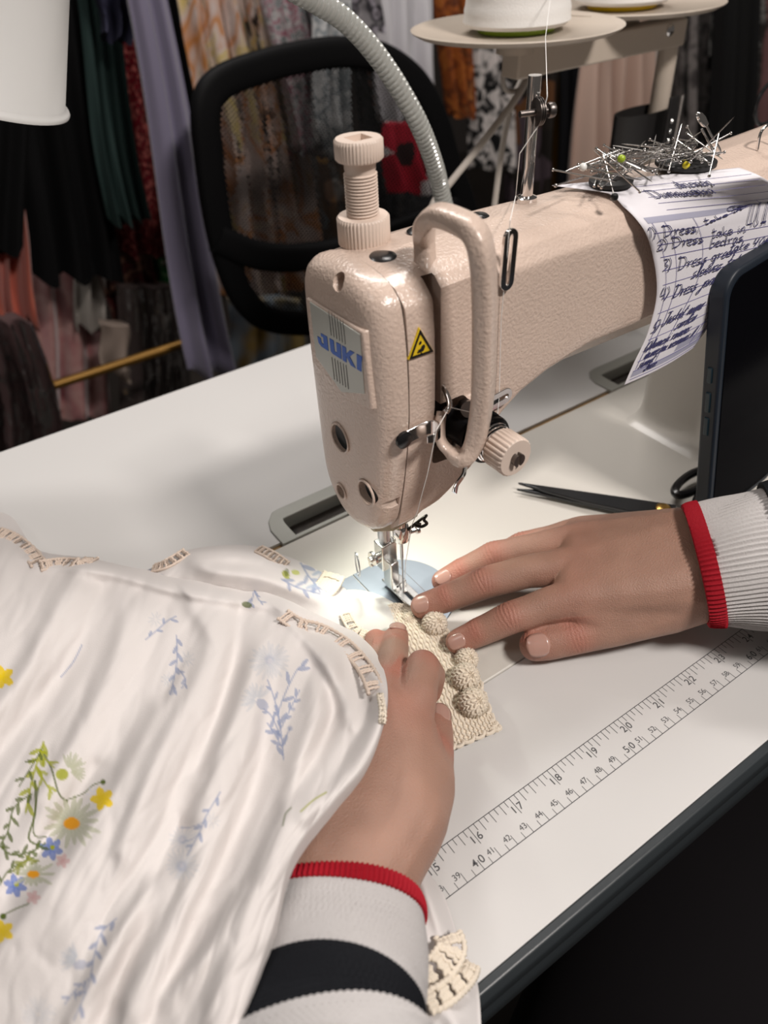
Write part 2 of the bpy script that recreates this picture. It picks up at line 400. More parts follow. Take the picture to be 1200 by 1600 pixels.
# JUKI letters as extruded outlines in badge space (s to the right, t up, 0..1)
TL, TR, BL, BR = ax(496, 521, XL), ax(566, 559, XL), ax(497, 536, XL), ax(567, 583, XL)
TL, TR, BL, BR = ax(497, 518, XL), ax(565, 557, XL), ax(500, 540, XL), ax(565, 581, XL)
def bs(s, t): return (TL*(1-s)+TR*s)*t+(BL*(1-s)+BR*s)*(1-t)
letters = [
 [(.07, 1.0), (.22, 1.0), (.22, .0), (.04, .02), (-.02, .18), (-.03, .62), (.05, .62), (.06, .30), (.12, .30), (.12, .80), (.07, .80)],
 [(.28, 1), (.38, 1), (.38, .28), (.44, .28), (.44, 1), (.54, 1), (.54, 0), (.33, 0), (.28, .12)],
 [(.57, 1), (.66, 1), (.66, .60), (.75, .98), (.85, .98), (.74, .54), (.87, 0), (.76, 0), (.66, .42), (.66, 0), (.57, 0)],
 [(.90, 1), (1.0, 1), (1.0, 0), (.90, 0)]]
mb = MB()
for L_ in letters:
    P = [bs(*q) for q in L_]; P2 = [V((XL-.0002, q.y, q.z)) for q in P]; P1 = [V((XL+.0002, q.y, q.z)) for q in P]
    mb.loft([P1, P2])
obj('logo_lettering', mb, mat('logo_blue', (.02, .12, .55), .4), plate, smooth=False)
# LED lamp housing and base plate under the head
mb = MB().prism([(-.010, .013), (-.016, .004), (-.014, -.014), (.026, -.014), (.029, .004), (.024, .013)], (.456, YC, .0775), (0, 1, 0), (-1, 0, 0), (0, 0, .007))
obj('head_base_plate', mb, mat('cream_zinc', (.50, .46, .34), .4, .3), mach, bevel=.001)
# knob: presser regulator
kx, ky, kz = .466, .1545, .2235
KN = thing
def ribbed(m_, o_, axis, r, h, nr=40, dep=.0005, c=.0008):
    o_ = V(o_); w = V(axis).normalized(); u = V((1,0,0)) if abs(w.x) < .9 else V((0,1,0)); u = (u-w*u.dot(w)).normalized(); t = w.cross(u)
    n = nr*4; rings = []
    for rr, hh, dd in ((r-c, 0, 0), (r, c, 1), (r, h-c, 1), (r-c, h, 0)):
        ring = []
        for k in range(n):
            a = 2*PI*k/n; q = rr-(dep*dd if k % 4 in (0, 1) else 0)
            ring.append(o_+w*hh+u*(math.cos(a)*q)+t*(math.sin(a)*q))
        rings.append(ring)
    return m_.loft(rings)
mb = MB(); ribbed(mb, (kx, ky, kz-.003), (0, 0, 1), .0118, .0125, 44)
k1 = obj('pressure_lock_nut', mb, M_CREAMP, mach)
mb = MB(); prof = [(.0045, 0)]
for i in range(16): z = .004+i*.00135; prof += [(.0066, z), (.0073, z+.0004), (.0073, z+.0007), (.0066, z+.0011)]
prof += [(.0066, .0262), (.0068, .0268), (.0068, .031)]
mb.lathe(prof, (kx, ky, kz+.002), n=32); obj('pressure_screw', mb, M_CREAMP, mach)
mb = MB(); ribbed(mb, (kx, ky, kz+.0325), (0, 0, 1), .0104, .0085, 44)
kn = obj('pressure_knob', mb, M_CREAMP, mach); cut(kn, MB().box((kx-.0045, ky-.0045, kz+.037), (kx+.0045, ky+.0045, kz+.05)))
# rubber plugs and top details
def plug(u, v, r, z=.2222, flat=.35):
    q = az(u, v, z); m_ = MB(); m_.lathe([(r, -.002), (r, .0004), (r*.8, .0012), (r*.4, .0017), (r*.05, .0018)], (q.x, q.y, z)); obj('oil_plug', m_, M_BLACK, mach)
plug(597, 402, .0070, .2215); plug(643, 410, .0040, .2195); plug(655, 362, .0058); plug(702, 369, .0085, .2205); plug(748, 339, .0050)
# finger guard loop
gp = [V((.4615, .1150, .2160)), V((.4615, .1150, .2300)), V((.4630, .1130, .2400)), V((.4670, .1050, .2445)), V((.4720, .0920, .2440)), V((.4750, .0850, .2390)), V((.4765, .0815, .2280)), V((.4770, .0800, .2100)), V((.4770, .0800, .1750)), V((.4755, .0810, .1480)), V((.4735, .0820, .1330)), V((.4690, .0840, .1255)), V((.4610, .0880, .1300)), V((.4545, .0930, .1390)), V((.4540, .0960, .1500)), V((.4550, .1000, .1600))]
gp = [az(664, 425, .217), az(664, 400, .2225), az(663, 372, .230), ay(665, 350, .112), ay(683, 336, .105), ay(716, 346, .094), ay(740, 362, .086), ay(752, 392, .082), ay(757, 450, .081), ay(757, 540, .081), ay(755, 610, .081), ay(748, 665, .082), ay(738, 700, .083), ay(722, 716, .084), ay(704, 706, .090), ay(690, 690, .095), ay(688, 665, .098), ay(690, 645, .101)]
ps = spline(gp, 6); n_ = len(ps)
sq = [(math.copysign(abs(math.cos(a))**.55, math.cos(a)), math.copysign(abs(math.sin(a))**.55, math.sin(a))) for a in [k*2*PI/20+.1 for k in range(20)]]
def gr(i):
    t = i/(n_-1)
    if t < .15: return (.0048, .0040)
    if t < .4: a = (t-.15)/.25; return (.0048+.0012*a, .0040+.0004*a)
    if t < .72: return (.0060, .0044)
    a = min(1, (t-.72)/.12); return (.0060-.0030*a, .0044-.0026*a)
obj('finger_guard', MB().tube(ps, [gr(i) for i in range(n_)], sec=sq, up=(.85, .5, .0)), M_ENAMEL, mach, angle=50)
# warning sticker
S = [ay(656, 514, YF-.0007), ay(639, 562, YF-.0007), ay(677, 549, YF-.0007)]
cS = (S[0]+S[1]+S[2])/3
def tri(k, y): return [V((cS.x+(q.x-cS.x)*k, YF+y, cS.z+(q.z-cS.z)*k)) for q in S]
mb = MB().loft([tri(1.08, .001), tri(1.08, -.0008)]); st = obj('warning_sticker', mb, mat('sticker_yellow', (.75, .52, .02), .4), mach, bevel=.0005)
mb = MB(); a_, b_ = tri(1.0, -.0010), tri(.72, -.0010); vs = a_+b_; mb.add(vs, [(i, (i+1) % 3, 3+(i+1) % 3, 3+i) for i in range(3)])
hc = cS+V((0, 0, .0))
def blob(pts): 
    mb.add([V((cS.x+a, YF-.0010, cS.z+b)) for a, b in pts], [tuple(range(len(pts)))])
k_ = .0011
blob([(-1.6*k_, -2.2*k_), (1.2*k_, -2.0*k_), (2.0*k_, -.3*k_), (1.4*k_, .8*k_), (.3*k_, .4*k_), (-.2*k_, -.6*k_), (-1.7*k_, -.9*k_), (-1.2*k_, -1.4*k_), (-2.0*k_, -1.5*k_)])
blob([(-.8*k_, 1.0*k_), (.3*k_, 1.4*k_), (.2*k_, 2.4*k_), (-.4*k_, 2.7*k_), (-1.0*k_, 2.0*k_)]); blob([(-.3*k_, -2.2*k_), (.2*k_, -2.2*k_), (.5*k_, -3.2*k_), (.0*k_, -3.2*k_)])
obj('sticker_pictogram', mb, M_BLACK, st, smooth=False, fix=False)
# thread guides on the front (slotted chrome plates)
def stadium(L, r, n=8): 
    out = [(r*math.cos(a)+L/2, r*math.sin(a)) for a in [-PI/2+PI*k/n for k in range(n+1)]]+[(r*math.cos(a)-L/2, r*math.sin(a)) for a in [PI/2+PI*k/n for k in range(n+1)]]
    return out
def guide(c, d, L, r, name, hole=.55, off=0, th=.0016):
    c = V(c); d = V(d).normalized(); nrm = V((0, -1, 0)); w = nrm.cross(d)
    O = stadium(L, r); I = [(a*1.0, b*hole) for a, b in stadium(L*.95, r*hole)]
    n = len(O); vs = []
    for P, h in ((O, th), (I, th), (I, -.0), (O, -.0)): vs += [c+d*a+w*b+nrm*h for a, b in P]
    fs = []
    for k in range(4):
        for i in range(n): fs.append((k*n+i, k*n+(i+1) % n, ((k+1) % 4)*n+(i+1) % n, ((k+1) % 4)*n+i))
    return obj(name, MB().add(vs, fs), M_CHROME, mach, bevel=.0003, seg=2)
a, b = ay(794, 360, YF), ay(786, 447, YF)
guide((a+b)/2-V((0, .001, 0)), b-a, (b-a).length*.80, .0038, 'arm_thread_guide', .5)
a, b = ay(758, 633, YF-.001), ay(787, 617, YF-.001)
guide((a+b)/2, b-a, (b-a).length, .0042, 'side_thread_guide', .5)
mb = MB().cyl((a+b)/2+V((0, .002, 0)), (a+b)/2-V((0, .0005, 0)), .003, 16); obj('guide_pad', mb, M_BLACK, mach)
# lower guide on the cover: bent bright strip with black oval
a, b = ay(632, 686, YF-.0012), ay(684, 672, YF-.0012)
mb = MB().tube(spline([a, ay(650, 676, YF-.0015), ay(668, 668, YF-.002), ay(681, 668, YF-.005), ay(686, 674, YF-.009), ay(680, 682, YF-.011), ay(667, 685, YF-.010)], 5), (.0008, .0040), sec=[(1,1),(1,-1),(-1,-1),(-1,1)], up=(0, -1, 0)); 
mb = MB()
strip = spline([a+V((-.001, 0, 0)), ay(650, 676, YF-.0015), ay(668, 668, YF-.002), ay(681, 668, YF-.0045), ay(687, 674, YF-.0085), ay(680, 683, YF-.0115), ay(667, 687, YF-.0105)], 6)
rr = []
for i, q in enumerate(strip):
    t = (strip[min(i+1, len(strip)-1)]-strip[max(i-1, 0)]).normalized(); nrm = V((t.y, -t.x, 0)); 
    if nrm.length < .1: nrm = V((0, -1, 0))
    nrm.normalize(); h = .0036 if i < len(strip)*.5 else .0036-.0018*(i/len(strip)-.5)*2
    rr.append([q+V((0, 0, h))+nrm*.0005, q+V((0, 0, h))-nrm*.0005, q-V((0, 0, h))-nrm*.0005, q-V((0, 0, h))+nrm*.0005])
cg = obj('cover_thread_guide', MB().loft(rr), M_CHROME, mach, bevel=.0003, seg=2)
q = ay(631, 687, YF-.0015); mb = MB().lathe([(.0042, 0), (.0042, .0016), (.003, .0022), (.0003, .0024)], q+V((0, .0006, 0)), (0, -1, 0)); obj('guide_screw_cap', mb, M_BLACK, cg)
# take-up lever
q0, q1, q2, q3 = ay(684, 592, .112), ay(694, 606, .104), ay(702, 628, .098), ay(700, 642, .096)
obj('take_up_lever', MB().tube(spline([ay(674, 580, .120), q0, q1, q2, q3, ay(694, 638, .097)], 6), .0013), M_CHROME, mach)
# pocket levers
mb = MB().tube(spline([ay(712, 700, .108), ay(720, 680, .104), ay(730, 660, .106), ay(736, 645, .112)], 5), .0028); mb.cyl(ay(728, 632, .108), ay(733, 640, .098), .004)
obj('tension_release_lever', mb, M_DSTEEL, mach)
obj('check_spring_finger', MB().tube(spline([ay(727, 728, .098), ay(724, 742, .095), ay(714, 757, .092), ay(710, 770, .090)], 5), (.0006, .0018), sec=sq, up=(0, 1, 0)), M_CHROME, mach)
# tension assembly; axis pointing mostly forward
tq = ay(770, 690, .088); axd = V((0.10, -1, 0)).normalized()
t0 = ay(768, 690, .086)
base0 = V((t0.x, .103, t0.z))
mb = MB(); mb.lathe([(.0110, .0), (.0125, .001), (.0125, .0022), (.0060, .003), (.0118, .0042), (.0122, .005), (.0090, .0058), (.006, .0062), (.0122, .0072), (.0118, .0082), (.0070, .0090), (.0066, .0165)], base0+V((0, -.008, 0)), (0, -1, 0), 36)
obj('tension_disc', mb, M_DSTEEL if False else mat('blackened_steel', (.03, .03, .03), .2, .9), mach)
mb = MB(); mb.cyl(base0+V((0, .006, 0)), base0+V((0, -.009, 0)), .0105); obj('tension_bracket', mb, M_BLACK, mach)
for k in range(3):
    ring = [base0+V((math.cos(a)*(.0096-.0008*k), -.0178-k*.0013, math.sin(a)*(.0096-.0008*k))) for a in [j*PI/16 for j in range(32)]]
    obj('check_spring_coil', MB().tube(ring, .0006, 8, closed=True), M_CHROME, mach)
mb = MB(); ribbed(mb, base0+V((0, -.0215, 0)), (0, -1, 0), .0098, .0125, 26, .0008)
obj('tension_knob', mb, M_CREAMP, mach)
mb = MB(); mb.cyl(base0+V((0, -.02, 0)), base0+V((0, -.0365, 0)), .0033, 16); ts = obj('tension_stud', mb, M_DSTEEL, mach); cut(ts, MB().box(tuple(base0+V((-.0008, -.04, -.005))), tuple(base0+V((.0008, -.033, .005)))))
# thread post with small tension disc on the arm
pb = az(822, 314, .222); pt = ay(832, 118, pb.y)
mb = MB(); mb.cyl(pb, (pb.x, pb.y, pt.z), .0030, 20); mb.lathe([(.0052, 0), (.0052, .003), (.003, .004)], pb-V((0, 0, .001))); po = obj('thread_post', mb, M_CHROME, mach)
pm = ay(838, 175, pb.y-.006)
mb = MB()
for k in range(3): mb.lathe([(.001, 0), (.0058, .0006), (.0058, .001), (.001, .0016)], pm+V((k*.0012-.001, 0, 0)), (1, -.3, 0))
mb.cyl(pm-V((.008, -.002, 0)), pm+V((.008, -.0025, 0)), .0014, 12); mb.lathe([(.0030, 0), (.0034, .001), (.0030, .003)], pm+V((.0055, -.0017, 0)), (1, -.3, 0), 12)
obj('post_tension_disc', mb, M_DSTEEL, po)
obj('post_hook', MB().tube(spline([pm+V((0, 0, .004)), pm+V((-.001, 0, -.012)), pm+V((-.002, 0, -.022)), pm+V((-.004, 0, -.03))], 5), .0006), M_CHROME, po)
q = az(1195, 225, .223)
obj('arm_wire_guide', MB().tube(spline([q+V((-.006, 0, -.002)), q+V((-.006, 0, .008)), q+V((.006, 0, .010)), q+V((.007, 0, -.002))], 5), .0008), M_CHROME, mach)

# needle bar, clamp, needle, presser foot
NX, NY = .4695, .1400
mb = MB(); mb.cyl((NX, NY, .056), (NX, NY, .09), .0036, 24); nb = obj('needle_bar', mb, M_CHROME, mach)
mb = MB(); mb.lathe([(.0045, 0), (.0050, .0008), (.0050, .009), (.0044, .0105)], (NX, NY, .049)); mb.cyl((NX, NY, .053), (NX+.0095, NY-.002, .053), .0017, 12); mb.cyl((NX+.009, NY-.002, .053), (NX+.0110, NY-.0023, .053), .0028, 12)
obj('needle_clamp', mb, M_CHROME, mach)
mb = MB(); mb.lathe([(.0010, .052), (.0010, .034), (.00055, .032), (.0005, .004), (.00015, .0005)], (NX, NY, 0), n=12); obj('needle', mb, M_STEEL, mach)
obj('needle_bar_thread_guide', MB().tube(spline([V((NX+.002, NY-.004, .058)), V((NX+.012, NY-.008, .066)), ay(662, 812, NY-.012), ay(667, 818, NY-.012), ay(658, 823, NY-.012), ay(648, 820, NY-.010), V((NX+.008, NY-.008, .062))], 5), .0009), mat('dark_wire', (.05, .045, .04), .3, .9), mach)
PX, PY = NX-.004, NY+.012
mb = MB(); mb.cyl((PX, PY, .040), (PX, PY, .09), .0040, 20); obj('presser_bar', mb, M_STEEL, mach)
M_BRIGHT = mat('polished_steel', (.80, .80, .78), .22, 1)
fx, fy = NX, NY
mb = MB(); mb.box((PX-.0055, PY-.005, .022), (PX+.0055, PY+.004, .042)); mb.box((PX-.003, PY-.010, .008), (PX+.003, PY-.001, .030)); foot = obj('presser_foot', mb, M_BRIGHT, mach, bevel=.0008)
mb = MB(); mb.prism([(-.0055, .016), (.0055, .016), (.0055, -.008), (.0045, -.0135), (.0012, -.0155), (.0012, -.002), (-.0012, -.002), (-.0012, -.0155), (-.0045, -.0135), (-.0055, -.008)], (fx, fy, .0052), (1, 0, 0), (0, 1, 0), (0, 0, .0016)); mb.box((fx-.004, fy+.002, .0067), (fx+.004, fy+.012, .0110))
obj('foot_sole', mb, M_BRIGHT, foot, bevel=.0004, seg=2)
mb = MB(); mb.cyl((PX-.0055, PY-.002, .034), (PX-.0130, PY-.002, .034), .0022, 12); mb.cyl((PX-.009, PY-.002, .034), (PX-.011, PY-.002, .034), .0046, 20); mb.cyl((PX-.0055, PY+.001, .027), (PX-.0110, PY+.001, .027), .0020, 12)
obj('presser_screw', mb, M_BRIGHT, foot, bevel=.0003, seg=2)
ring = [V((PX-.019+.0045*math.cos(a)*.35, PY+.002+.0050*math.cos(a), .031+.0085*math.sin(a))) for a in [j*PI/16 for j in range(32)]]
obj('foot_guard_wire', MB().tube(ring, .0005, 8, closed=True), M_STEEL, foot)
# needle plate (half disc) and slide plate
M_PLATE = mat('needle_plate_steel', (.26, .30, .34), .40, .6, bump=.05, bscale=200)
cxp, cyp, rp = NX-.003, NY+.001, .0345
out = [(cxp+rp*math.cos(a), cyp+rp*math.sin(a)) for a in [-PI/2+PI*k/36 for k in range(37)]]
out = [(x, y) for x, y in out]+[(cxp-.012, cyp+rp), (cxp-.012, cyp-rp)]
mb = MB().prism(out, (0, 0, .0001), (1, 0, 0), (0, 1, 0), (0, 0, .0011)); npl = obj('needle_plate', mb, M_PLATE, mach, bevel=.0002, seg=1, smooth=False)
mb = MB().box((cxp-.060, cyp-rp, .0001), (cxp-.0126, cyp+rp, .0011)); obj('slide_plate', mb, M_PLATE, mach, bevel=.0002, seg=1, smooth=False)
mb = MB()
for x in (.006, .016): mb.box((cxp+x, cyp-rp*.95+x*.4, .0012), (cxp+x+.0003, cyp+rp*.93-x*.6, .00128))
for x in (-.0035, 0.0, .0035): mb.box((fx+x-.0008, fy-.010, .0012), (fx+x+.0008, fy+.012, .0013))
mb.cyl((fx+.006, fy+.022, .0011), (fx+.006, fy+.022, .0014), .0026, 16)
obj('plate_marking', mb, M_DSTEEL, npl, smooth=False)
# machine LED under the head: lens and light
mb = MB().cyl((.456, .166, .0720), (.456, .166, .0756), .0055); led = obj('work_light', mb, mat('led_lens', (1, 1, 1), .3, emit=(.96, 1, .90), estr=18), mach)
l = bpy.data.lights.new('work_light_lamp', 'SPOT'); l.energy = 0.30; l.color = (.97, 1.0, .86); l.spot_size = math.radians(150); l.spot_blend = 1; l.shadow_soft_size = .004
lo = bpy.data.objects.new('work_light_lamp', l); COL.objects.link(lo); lo.location = (.460, .172, .0715); lo.rotation_euler = (V((.474, .118, 0))-V(lo.location)).to_track_quat('-Z', 'Y').to_euler()
# ------------------------------------------------------------------ invoice sheet on the arm
def lerp(a, b, t): return a*(1-t)+b*t
LP = [(862, 290), (950, 309), (1000, 350), (1020, 400), (1026, 460), (1012, 520), (990, 568), (975, 602)]
RP = [(1155, 262), (1196, 280), (1240, 318), (1250, 355), (1215, 395), (1152, 455), (1108, 510), (1082, 545)]
Lw = []; Rw = []
TT = [0, .16, .30, .44, .58, .72, .86, 1.0]
DY = [None, None, .1015, .1000, .0985, .0975, .0970, .0970]
for i, (l_, r_) in enumerate(zip(LP, RP)):
    if i == 0: Lw.append(az(*l_, .2236)); Rw.append(az(*r_, .2236))
    elif i == 1: Lw.append(az(*l_, .2215)); Rw.append(az(*r_, .2215))
    else: Lw.append(ay(*l_, DY[i])); Rw.append(ay(*r_, DY[i]))
Ls = spline(Lw, 10); Rs = spline(Rw, 10); NR = len(Ls)-1
def paper_pt(s, t, off=0):
    x = max(0, min(.9999, t))*NR; i = int(x); a = x-i
    p0 = lerp(Ls[i], Rs[i], s); p1 = lerp(Ls[i+1], Rs[i+1], s); q = lerp(p0, p1, a)
    tv = (p1-p0); sv = (Rs[i]-Ls[i]); n = sv.cross(tv).normalized()
    if n.y > 0: n = -n
    q = q + n*(math.sin(s*PI)*.003*max(0, t-.35))
    # stay clear of the rounded shoulder of the arm
    lim = 0.0
    if t < .34:
        y = q.y; sh = .2225 if y > .124 else .2225-(.124-y)**2*38
        q.z = max(q.z, sh+.0011)
    return q + n*off
mb = MB().grid([[paper_pt(s/40, t/70) for s in range(41)] for t in range(71)])
sheet = obj('invoice_sheet', mb, mat('invoice_paper', (.72, .70, .74), .7), None, solid=.00015, fix=False)
tag(sheet, 'white handwritten invoice sheet curling over the sewing machine arm', 'paper')
def ribbon(m_, pts, w, off=.0004, sub=6):
    """pts in (s,t); thin ink line lying on the sheet"""
    P = []
    for i in range(len(pts)-1):
        n = max(1, int(math.hypot((pts[i+1][0]-pts[i][0])*.1, (pts[i+1][1]-pts[i][1])*.15)/.0015)) if sub else 1
        for k in range(n): P.append((pts[i][0]+(pts[i+1][0]-pts[i][0])*k/n, pts[i][1]+(pts[i+1][1]-pts[i][1])*k/n))
    P.append(pts[-1])
    Q = [paper_pt(a, b, off) for a, b in P]
    L_ = []; R_ = []
    for i, q in enumerate(Q):
        t = Q[min(i+1, len(Q)-1)]-Q[max(i-1, 0)]
        if t.length < 1e-7: t = V((1, 0, 0))
        d = (q-CAM_LOC).normalized(); nn = V((-.1, -.8, .5)); w_ = t.cross(nn).normalized()*w
        L_.append(q+w_); R_.append(q-w_)
    m_.grid([L_, R_])
mb = MB()
rows = [.335+.052*i for i in range(13)]
for i, t in enumerate(rows): ribbon(mb, [(.04 if i else .04, t), (.97, t-.0)], .00013)
for s, a, b in ((.06, .29, .90), (.13, .29, .90), (.30, .29, .90), (.78, .24, .90), (.90, .24, .90)): ribbon(mb, [(s, a), (s, b)], .00013)
for t in (.10, .135, .17, .205, .24): ribbon(mb, [(.20, t), (.97, t)], .0001)
obj('printed_form_lines', mb, mat('form_ink', (.12, .11, .28), .6), sheet, smooth=False, fix=False)
mb = MB()
def band(s0, s1, t0, t1, off=.0002): mb.grid([[paper_pt(lerp(s0, s1, a/14), lerp(t0, t1, b/4), off) for a in range(15)] for b in range(5)])
band(.04, .97, .262, .290); band(.04, .99, .905, .945); band(.55, .95, .86, .90)
obj('printed_form_band', mb, mat('form_tint', (.36, .36, .46), .7), sheet, smooth=False, fix=False)
GL = {
 'D': ([[(.15, 0), (.2, 1), (.05, .95), (.6, .9), (.8, .5), (.6, .08), (.1, 0)]], .9),
 'r': ([[(0, .45), (.15, .5), (.15, 0), (.2, .35), (.45, .5), (.5, .42)]], .55), 'e': ([[(0, .22), (.4, .3), (.35, .5), (.1, .45), (.05, .1), (.3, 0), (.5, .1)]], .5),
 's': ([[(.4, .48), (.1, .45), (.15, .28), (.38, .2), (.3, 0), (0, .02), (.45, .1)]], .5), ',': ([[(.1, .1), (.05, -.2)]], .25),
 't': ([[(.2, .9), (.15, .1), (.35, 0)], [(0, .6), (.45, .62)]], .45), 'a': ([[(.45, .45), (.15, .5), (.05, .15), (.25, 0), (.45, .4), (.45, .05), (.6, .05)]], .6),
 'k': ([[(.1, .95), (.1, 0)], [(.45, .5), (.12, .25), (.5, 0)]], .55), 'i': ([[(.1, .5), (.1, .05), (.25, .05)], [(.1, .72), (.13, .75)]], .3),
 'n': ([[(.05, .5), (.08, 0), (.12, .4), (.35, .5), (.4, 0), (.5, .05)]], .55), 'b': ([[(.1, 1), (.08, 0), (.4, .05), (.45, .4), (.12, .4)]], .55),
 'd': ([[(.45, .4), (.15, .48), (.05, .1), (.3, 0), (.45, .3), (.5, 1), (.48, .05), (.6, .05)]], .65), 'g': ([[(.45, .42), (.15, .5), (.05, .15), (.3, .05), (.45, .4), (.4, -.4), (.1, -.4), (.5, 0)]], .6),
 'l': ([[(.05, .1), (.3, .9), (.15, .9), (.12, 0), (.3, .05)]], .35), 'v': ([[(0, .5), (.18, 0), (.4, .5)]], .45), 'j': ([[(.3, .5), (.25, -.4), (0, -.3), (.4, .1)]], .4),
 'c': ([[(.4, .45), (.1, .4), (.08, .05), (.42, .05)]], .45), 'm': ([[(.03, .5), (.05, 0), (.1, .4), (.25, .48), (.28, 0), (.32, .4), (.5, .48), (.52, 0), (.6, .05)]], .68),
 'u': ([[(.05, .5), (.1, .02), (.35, .1), (.4, .5), (.42, .02), (.52, .05)]], .57), 'J': ([[(.5, 1), (.4, 0), (.1, -.05), (.05, .2)], [(.1, 1), (.7, 1)]], .65), 'o': ([[(.25, .5), (.05, .25), (.2, 0), (.42, .2), (.25, .5)]], .5),
 '0': ([[(.3, .9), (.05, .5), (.25, 0), (.5, .4), (.3, .9)]], .6), '1': ([[(.05, .7), (.25, .95), (.2, 0)]], .4), '2': ([[(.05, .75), (.3, .95), (.4, .6), (.02, .02), (.5, .05)]], .55),
 '3': ([[(.05, .9), (.4, .85), (.15, .5), (.42, .3), (.05, 0)]], .5), '4': ([[(.1, .95), (.0, .4), (.5, .42)], [(.4, .9), (.35, 0)]], .6), '5': ([[(.45, .95), (.12, .9), (.08, .5), (.42, .4), (.3, 0), (.0, .05)]], .55),
 '6': ([[(.4, .95), (.08, .4), (.25, 0), (.45, .25), (.1, .4)]], .55), ')': ([[(0, 1), (.25, .5), (0, -.15)]], .4), 'A': ([[(0, 0), (.3, 1), (.4, 0)], [(.0, .4), (.5, .45)], [(.0, .3), (.5, .33)]], .6),
 '.': ([[(.1, .02), (.13, .05)]], .25), ' ': ([], .45), '/': ([[(0, 0), (.3, 1)]], .3)}
rnd = random.Random(3)
mb = MB()
def write(txt, s, t, hs=.066, ht=.047):
    for ch in txt:
        st, w = GL[ch]
        for S_ in st:
            P = [(s+(x+.25*y)*hs+rnd.uniform(-.04, .04)*hs, t-y*ht+rnd.uniform(-.04, .04)*ht) for x, y in S_]
            sp = spline([(a, b, 0) for a, b in P], 4); ribbon(mb, [(q.x, q.y) for q in sp], .00024, .0007, 0)
        s += w*hs*rnd.uniform(.95, 1.08)
lines_ = [('1)', .0, .352), ('Dress,', .08, .354), ('take in', .34, .338), ('60', .56, .300), ('2)', .03, .408), ('Dress', .11, .408), ('take in', .36, .395), ('40.A', .60, .378),
 ('bedras', .34, .440), ('3)', .04, .492), ('Dress green', .13, .500), ('take 40A', .48, .482), ('sleeves takein 20', .24, .550), ('4)', .02, .598), ('Dress jannas numm', .12, .605),
 ('5)', .03, .720), ('Jasket numu', .12, .705), ('surlisa', .32, .755), ('6)Aumesi rumens', .04, .805), ('mumesnu uesmuns A', .10, .85), ('sumet', .08, .895), ('Juse', .18, .93), ('Dumnucepsa'.replace('p', 'n'), .22, .180), ('dnenen', .45, .140)]
for tx, s, t in lines_: write(tx, s, t)
ribbon(mb, [(.605+.070*math.cos(a), .280+.026*math.sin(a)) for a in [k*PI/12 for k in range(26)]], .0002, .0006, 0)
obj('handwriting', mb, mat('pen_ink', (.03, .03, .10), .5), sheet, smooth=False, fix=False)

# ------------------------------------------------------------------ pins on two magnets
def disc(u, v, r, label):
    q = az(u, v, .2262); m_ = MB().lathe([(r*.9, 0), (r, .0004), (r, .0022), (r*.9, .0028), (.001, .0028)], (q.x, q.y, .2242), n=36)
    return tag(obj('magnet_disc', m_, M_RUBBER), label, 'magnet', 'black magnets on the machine arm'), V((q.x, q.y, .2262))
_, D1 = disc(955, 281, .0108, 'round black magnet under the left end of the pin heap'); _, D2 = disc(1072, 251, .0155, 'round black magnet under the right end of the pin heap')
M_PIN = mat('pin_steel', (.52, .50, .48), .25, 1)
def pin(L, head=.00085, hm=None, name='dressmaking_pin'):
    r = thing(name, 'x', 'pin', 'pins heaped on the machine arm')
    m_ = MB(); m_.lathe([(.00036, 0), (.00036, L*.9), (.00005, L)], (0, 0, 0), (1, 0, 0), 7); obj('shaft', m_, M_PIN, r)
    m_ = MB().sphere((0, 0, 0), head, 6, (.75, 1, 1) if hm is None else (1, 1, 1)); obj('pin_head', m_, hm or M_PIN, r)
    return r
def place(o, a, b, L):
    a = V(a); b = V(b); o.location = a; o.rotation_mode = 'QUATERNION'; o.rotation_quaternion = (b-a).normalized().to_track_quat('X', 'Z'); return o
P0 = pin(.030); first = True
def newpin(a, b, label, L=.030):
    global first
    o = P0 if first else dup(P0); first = False
    o['label'] = label; return place(o, a, b, L)
COMMON = 'plain steel dressmaking pin lying in the heap on the two black magnets'
for k in range(78):
    t = rnd.random(); c = D1.lerp(D2, t if k % 3 else rnd.choice((-.05, .95)))+V((rnd.gauss(0, .007), rnd.gauss(0, .006), 0))
    c.z = .2296+rnd.random()*.0075*(1.15-abs(t-.6))
    an = rnd.gauss(.25, .45) if k % 4 else rnd.uniform(-1.6, 1.6)
    if rnd.random() < .4: an += PI
    d = V((math.cos(an), math.sin(an), rnd.gauss(.02, .16))).normalized()
    newpin(c-d*.015, c+d*.015, COMMON)
for a_, b_ in (((864, 265), (930, 278)), ((932, 232), (975, 262)), ((1073, 208), (1110, 235)), ((1142, 208), (1105, 228)), ((1015, 218), (1060, 235)), ((868, 290), (925, 272))):
    newpin(az(*a_, .238), az(*b_, .234), COMMON)
for a_, b_ in (((1108, 275), (1118, 232)), ((1045, 268), (1056, 228)), ((1000, 300), (965, 268))):
    newpin(az(*a_, .2275), az(*b_, .236), COMMON)
for (u, v, u2, v2, col, nm, zz) in ((911, 261, 960, 272, (.85, .85, .82), 'white', .238), (971, 248, 1005, 262, (.35, .48, .03), 'green', .241), (1072, 258, 1090, 240, (.65, .55, .03), 'yellow', .228), (960, 308, 950, 270, (.01, .01, .01), 'black', .2275)):
    o = pin(.030, .0019, mat('pin_head_'+nm, col, .3), 'ball_head_pin'); o['label'] = 'dressmaking pin with a round '+nm+' head in the pin heap'
    a = az(u, v, zz); b = az(u2, v2, .234); place(o, a, a+(b-a).normalized()*.03, .03)
